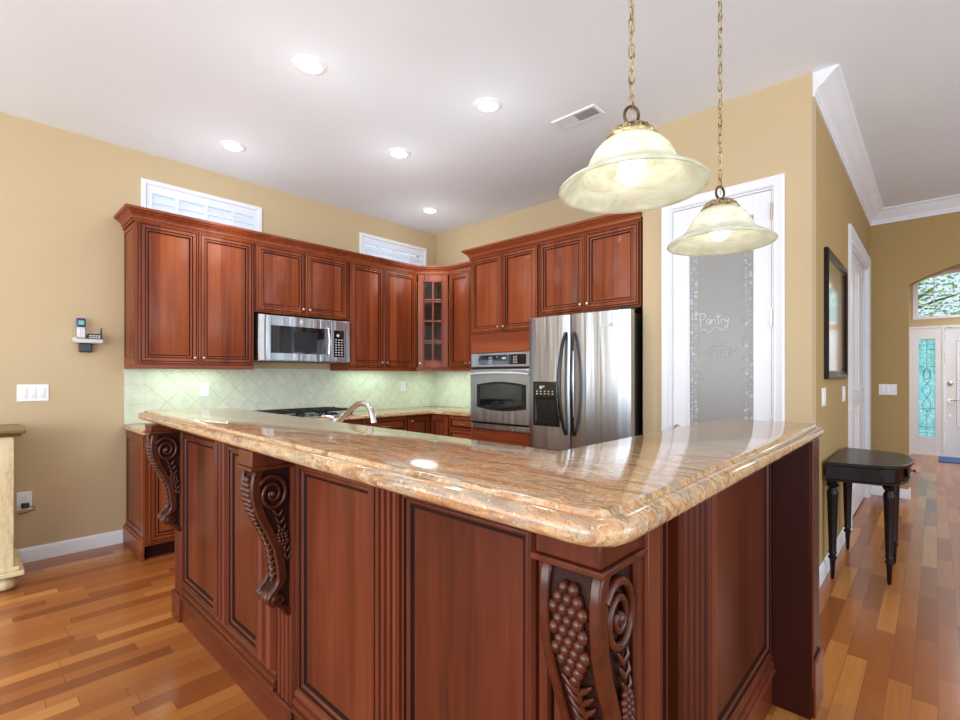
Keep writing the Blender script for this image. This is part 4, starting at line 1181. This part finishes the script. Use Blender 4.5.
plate('light_switch', 'white triple rocker switch plate on the tan wall left of the cabinets', 'light switch', (XA, .34, 1.172), R(90), .165, .118, 'rocker', 3)
plate('wall_outlet', 'white outlet low on the tan wall beside the cream sideboard', 'outlet', (XA, .294, .425), R(90), .078, .125, 'outlet')
plate('wall_outlet', 'white outlet on the tile backsplash under the tall left wall cabinet', 'outlet', (XA + .008, 1.427, 1.17), R(90), .068, .108, 'outlet')
plate('wall_outlet', 'white outlet on the tile backsplash below the glass corner cabinet', 'outlet', (XA + .008, 3.56, 1.17), R(90), .075, .11, 'outlet')
plate('light_switch', 'white switch plate on the hall wall nearest the kitchen corner', 'light switch', (XH, 3.80, 1.155), R(90), .12, .118, 'rocker', 2)
plate('light_switch', 'white switch plate below the far end of the framed mirror', 'light switch', (XH, 4.73, 1.15), R(90), .12, .118, 'rocker', 2)
plate('light_switch', 'white triple switch plate on the wall beside the archway', 'light switch', (-.378, YArc, 1.145), 0, .15, .115, 'rocker', 3)
pg = thing('plug_adapter', 'small black power adapter plugged into the outlet by the sideboard', 'plug', (XA + .0095, .298, .40), R(90))
part('body', MB().box(-.022, .02, -.045, 0, -.018, .016), 'black', pg, bev=.006)
part('cord', MB().tube([(.018, -.03, -.01), (.045, -.035, -.015), (.05, -.035, -.035), (.0, -.03, -.05), (-.03, -.02, -.055), (-.035, -.008, -.06)], .0028, 6), 'black', pg)

# phone
ph = thing('phone_base', 'silver and black cordless phone base with antenna mounted on the tan wall', 'phone', (XA, .63, 1.50), R(90))
part('bracket', MB().box(-.045, .03, -.05, 0, -.035, .03), 'black', ph, bev=.006)
part('cradle', MB().extr([(-.072, .03), (.085, .03), (.09, .05), (.085, .062), (-.06, .062), (-.082, .075), (-.085, .05)], -.095, -.005, 'y'), 'silver', ph, bev=.006)
part('key_deck', MB().box(.0, .08, -.085, -.012, .062, .10), 'black', ph, bev=.006)
kd = ph.children[-1]
keys('button', 'silver', kd, [(.008 + i * .017, .02 + i * .017, -.0875, -.085, .068 + j * .014, .076 + j * .014) for i in range(4) for j in range(2)])
part('antenna', MB().tube([(.085, -.02, .06), (.087, -.02, .15)], [.006, .004], 8), 'black', ph)
hs = thing('cordless_handset', 'silver cordless handset with blue screen head standing in the wall phone base', 'phone', (XA + .055, .595, 1.5635), R(90))
T_ = Matrix.Rotation(R(-6), 4, 'X')
part('handset_body', MB().box(-.024, .024, -.014, .014, 0, .085).xf(T_), 'silver', hs, bev=.008)
hsb = hs.children[-1]
part('handset_head', MB().box(-.026, .026, -.015, .015, .085, .15).xf(T_), 'navy', hs, bev=.008)
hh_ = hs.children[-1]
part('screen', MB().box(-.016, .016, -.017, -.015, .098, .13).xf(T_), 'lcd', hh_)
keys('button', 'plate', hsb, [(-.017 + i * .013, -.008 + i * .013, -.0165, -.014, .012 + j * .016, .022 + j * .016) for i in range(3) for j in range(4)], T_)

# ------------------------------------------------------------------ sideboard on the left
sb = thing('sideboard', 'distressed cream sideboard with olive wooden top against the left wall', 'sideboard', (XA + .015, -1.165, 0))
SD = .53; SW = 1.40
part('body', MB().box(.02, SD, 0.02, SW - .02, .13, .925), 'cream', sb, bev=.004)
part('top', MB().box(0, SD + .035, -.03, SW + .03, .942, .964).box(0, SD + .02, -.012, SW + .012, .925, .942), 'olive', sb, bev=.008)
part('base_moulding', MB().box(0.01, SD + .03, -.01, SW + .025, .085, .115).box(.01, SD + .015, .0, SW + .005, .115, .14), 'cream', sb, bev=.006)
def sbxf(mb): return mb.xf(Matrix.Translation((SD, 0, 0)) @ Matrix.Rotation(R(90), 4, 'Z'))
for a_, b_ in ((.06, .42), (.44, .80), (.82, 1.22)):
    d_ = part('door', sbxf(MB().rings(a_, b_, .18, .72, doorprof(.018))), ('cream', 'olive'), sb)
    part('knob', sbxf(MB().lathe([(.005, 0), (.005, -.03), (.014, -.038), (0, -.045)], 12, ((a_ + b_) / 2 + .14, 0, .45), axis='y')), 'bronze', d_)
    d_ = part('drawer', sbxf(MB().rings(a_, b_, .74, .90, smallprof(.018))), ('cream', 'olive'), sb)
    part('knob', sbxf(MB().lathe([(.005, 0), (.005, -.03), (.014, -.038), (0, -.045)], 12, ((a_ + b_) / 2, 0, .82), axis='y')), 'bronze', d_)
for x in (.07, SD - .05):
    for y in (.06, SW - .055):
        part('foot', MB().lathe([(.03, 0), (.052, .012), (.06, .035), (.055, .06), (.035, .075), (.03, .086)], 22, (x, y, 0)), 'cream', sb, ang=60)

# ------------------------------------------------------------------ console table in the hall
tb = thing('console_table', 'small espresso demilune console table on turned legs against the hall wall', 'table', (XH + .02, 4.15, 0))
def outl(s_, k_=1.0):
    P_ = [(0, -.44), (.29, -.38)]
    for i in range(9):
        a_ = -PI / 2 + PI * i / 8
        P_.append((.30 + .11 * math.cos(a_) , .36 * math.sin(a_)))
    P_ += [(.29, .38), (0, .44)]
    return [(x * s_ if x > 0 else 0, y * s_) for x, y in P_]
part('tabletop', MB().extr(outl(1), .728, .75), 'espresso', tb, bev=.006)
part('apron', MB().extr(outl(.93), .642, .728), 'espresso', tb, bev=.002)
part('lower_bead', MB().extr(outl(.965), .630, .643), 'espresso', tb, bev=.005)
part('drawer', MB().box(.379, .39, -.14, .14, .652, .718), 'espresso', tb, bev=.003)
part('knob', MB().lathe([(.005, 0), (.005, .015), (.012, .022), (0, .03)], 12, (.39, 0, .685), axis='x'), 'bronze', tb.children[-1])
legp = [(r_, z_ * 1.066) for r_, z_ in [(.006, 0), (.011, .01), (.015, .10), (.017, .118), (.024, .124), (.024, .134), (.018, .14), (.018, .15), (.024, .156), (.020, .17), (.030, .50), (.032, .52), (.024, .535), (.022, .545), (.032, .555), (.034, .566), (.026, .575), (.026, .59)]]
for x, y in ((.03, -.36), (.03, .36), (.30, -.23), (.30, .23)):
    part('leg', MB().lathe(legp, 16, (x, y, 0)).box(x - .028, x + .028, y - .028, y + .028, .615, .64), 'espresso', tb, ang=40)

# mirror
mr = thing('framed_mirror', 'dark wood framed mirror hanging on the hall wall above the console table', 'mirror', (XH, 3.82, 1.27), R(90))
mwd, mhh = .95, .855
f_ = MB().rings(0, mwd, 0, mhh, [(0, 0, 0), (0, .022, 0), (.008, .027, 0), (.03, .025, 0), (.042, .016, 0), (.05, .013, 0), (.055, .009, 0)])
del f_.f[-1], f_.m[-1]
part('frame', f_, 'espresso', mr)
part('mirror_glass', MB().rings(.054, mwd - .054, .054, mhh - .054, [(0, .008, 0), (.03, .011, 0)]), 'mirror', mr)

# door mat
dm = part('door_mat', MB().box(.03, .95, 10.05, 10.65, .001, .014), 'mat_blue', bev=.004); tag(dm, 'blue mat lying in front of the white entrance door', 'door mat')

# trees outside the entrance
def tree(label, x, y, h_, rad, seed):
    random.seed(seed)
    t = thing('tree', label, 'tree', (x, y, -.06), 0, 'trees outside the front door')
    tr = MB().tube([(0, 0, 0), (.05, .02, h_ * .3), (-.05, 0, h_ * .6), (.1, .1, h_ * .95)], [.12, .10, .07, .03], 8)
    for k in range(9):
        a_ = random.uniform(0, 2 * PI); z = h_ * random.uniform(.35, .85)
        tr.tube([(0, 0, z), (math.cos(a_) * rad * .5, math.sin(a_) * rad * .5, z + .3), (math.cos(a_) * rad * .95, math.sin(a_) * rad * .95, z + .5)], [.04, .025, .01], 5)
    part('trunk', tr, 'bark', t)
    lv = MB()
    for k in range(5200):
        a_ = random.uniform(0, 2 * PI); u = random.random() ** .5; zz = random.uniform(-1, 1)
        rr = rad * u * math.sqrt(max(0, 1 - zz * zz * .8))
        c = Vector((rr * math.cos(a_), rr * math.sin(a_), h_ * .65 + zz * h_ * .38))
        s_ = random.uniform(.03, .07)
        m_ = Matrix.Translation(c) @ Matrix.Rotation(random.uniform(0, 6), 4, 'Z') @ Matrix.Rotation(random.uniform(0, 3), 4, 'X')
        vsx = [m_ @ Vector(p) for p in ((-s_, 0, 0), (0, -s_ * .5, .01), (s_, 0, 0), (0, s_ * .5, .01))]
        lv._add(vsx, [(0, 1, 2, 3)])
    part('foliage', lv, 'leaf', t)
tree('leafy tree seen through the left part of the arched transom', -.7, 16.5, 5.0, 1.5, 3)
tree('leafy tree seen through the transom farther to the right', 2.6, 19.5, 5.6, 1.7, 5)
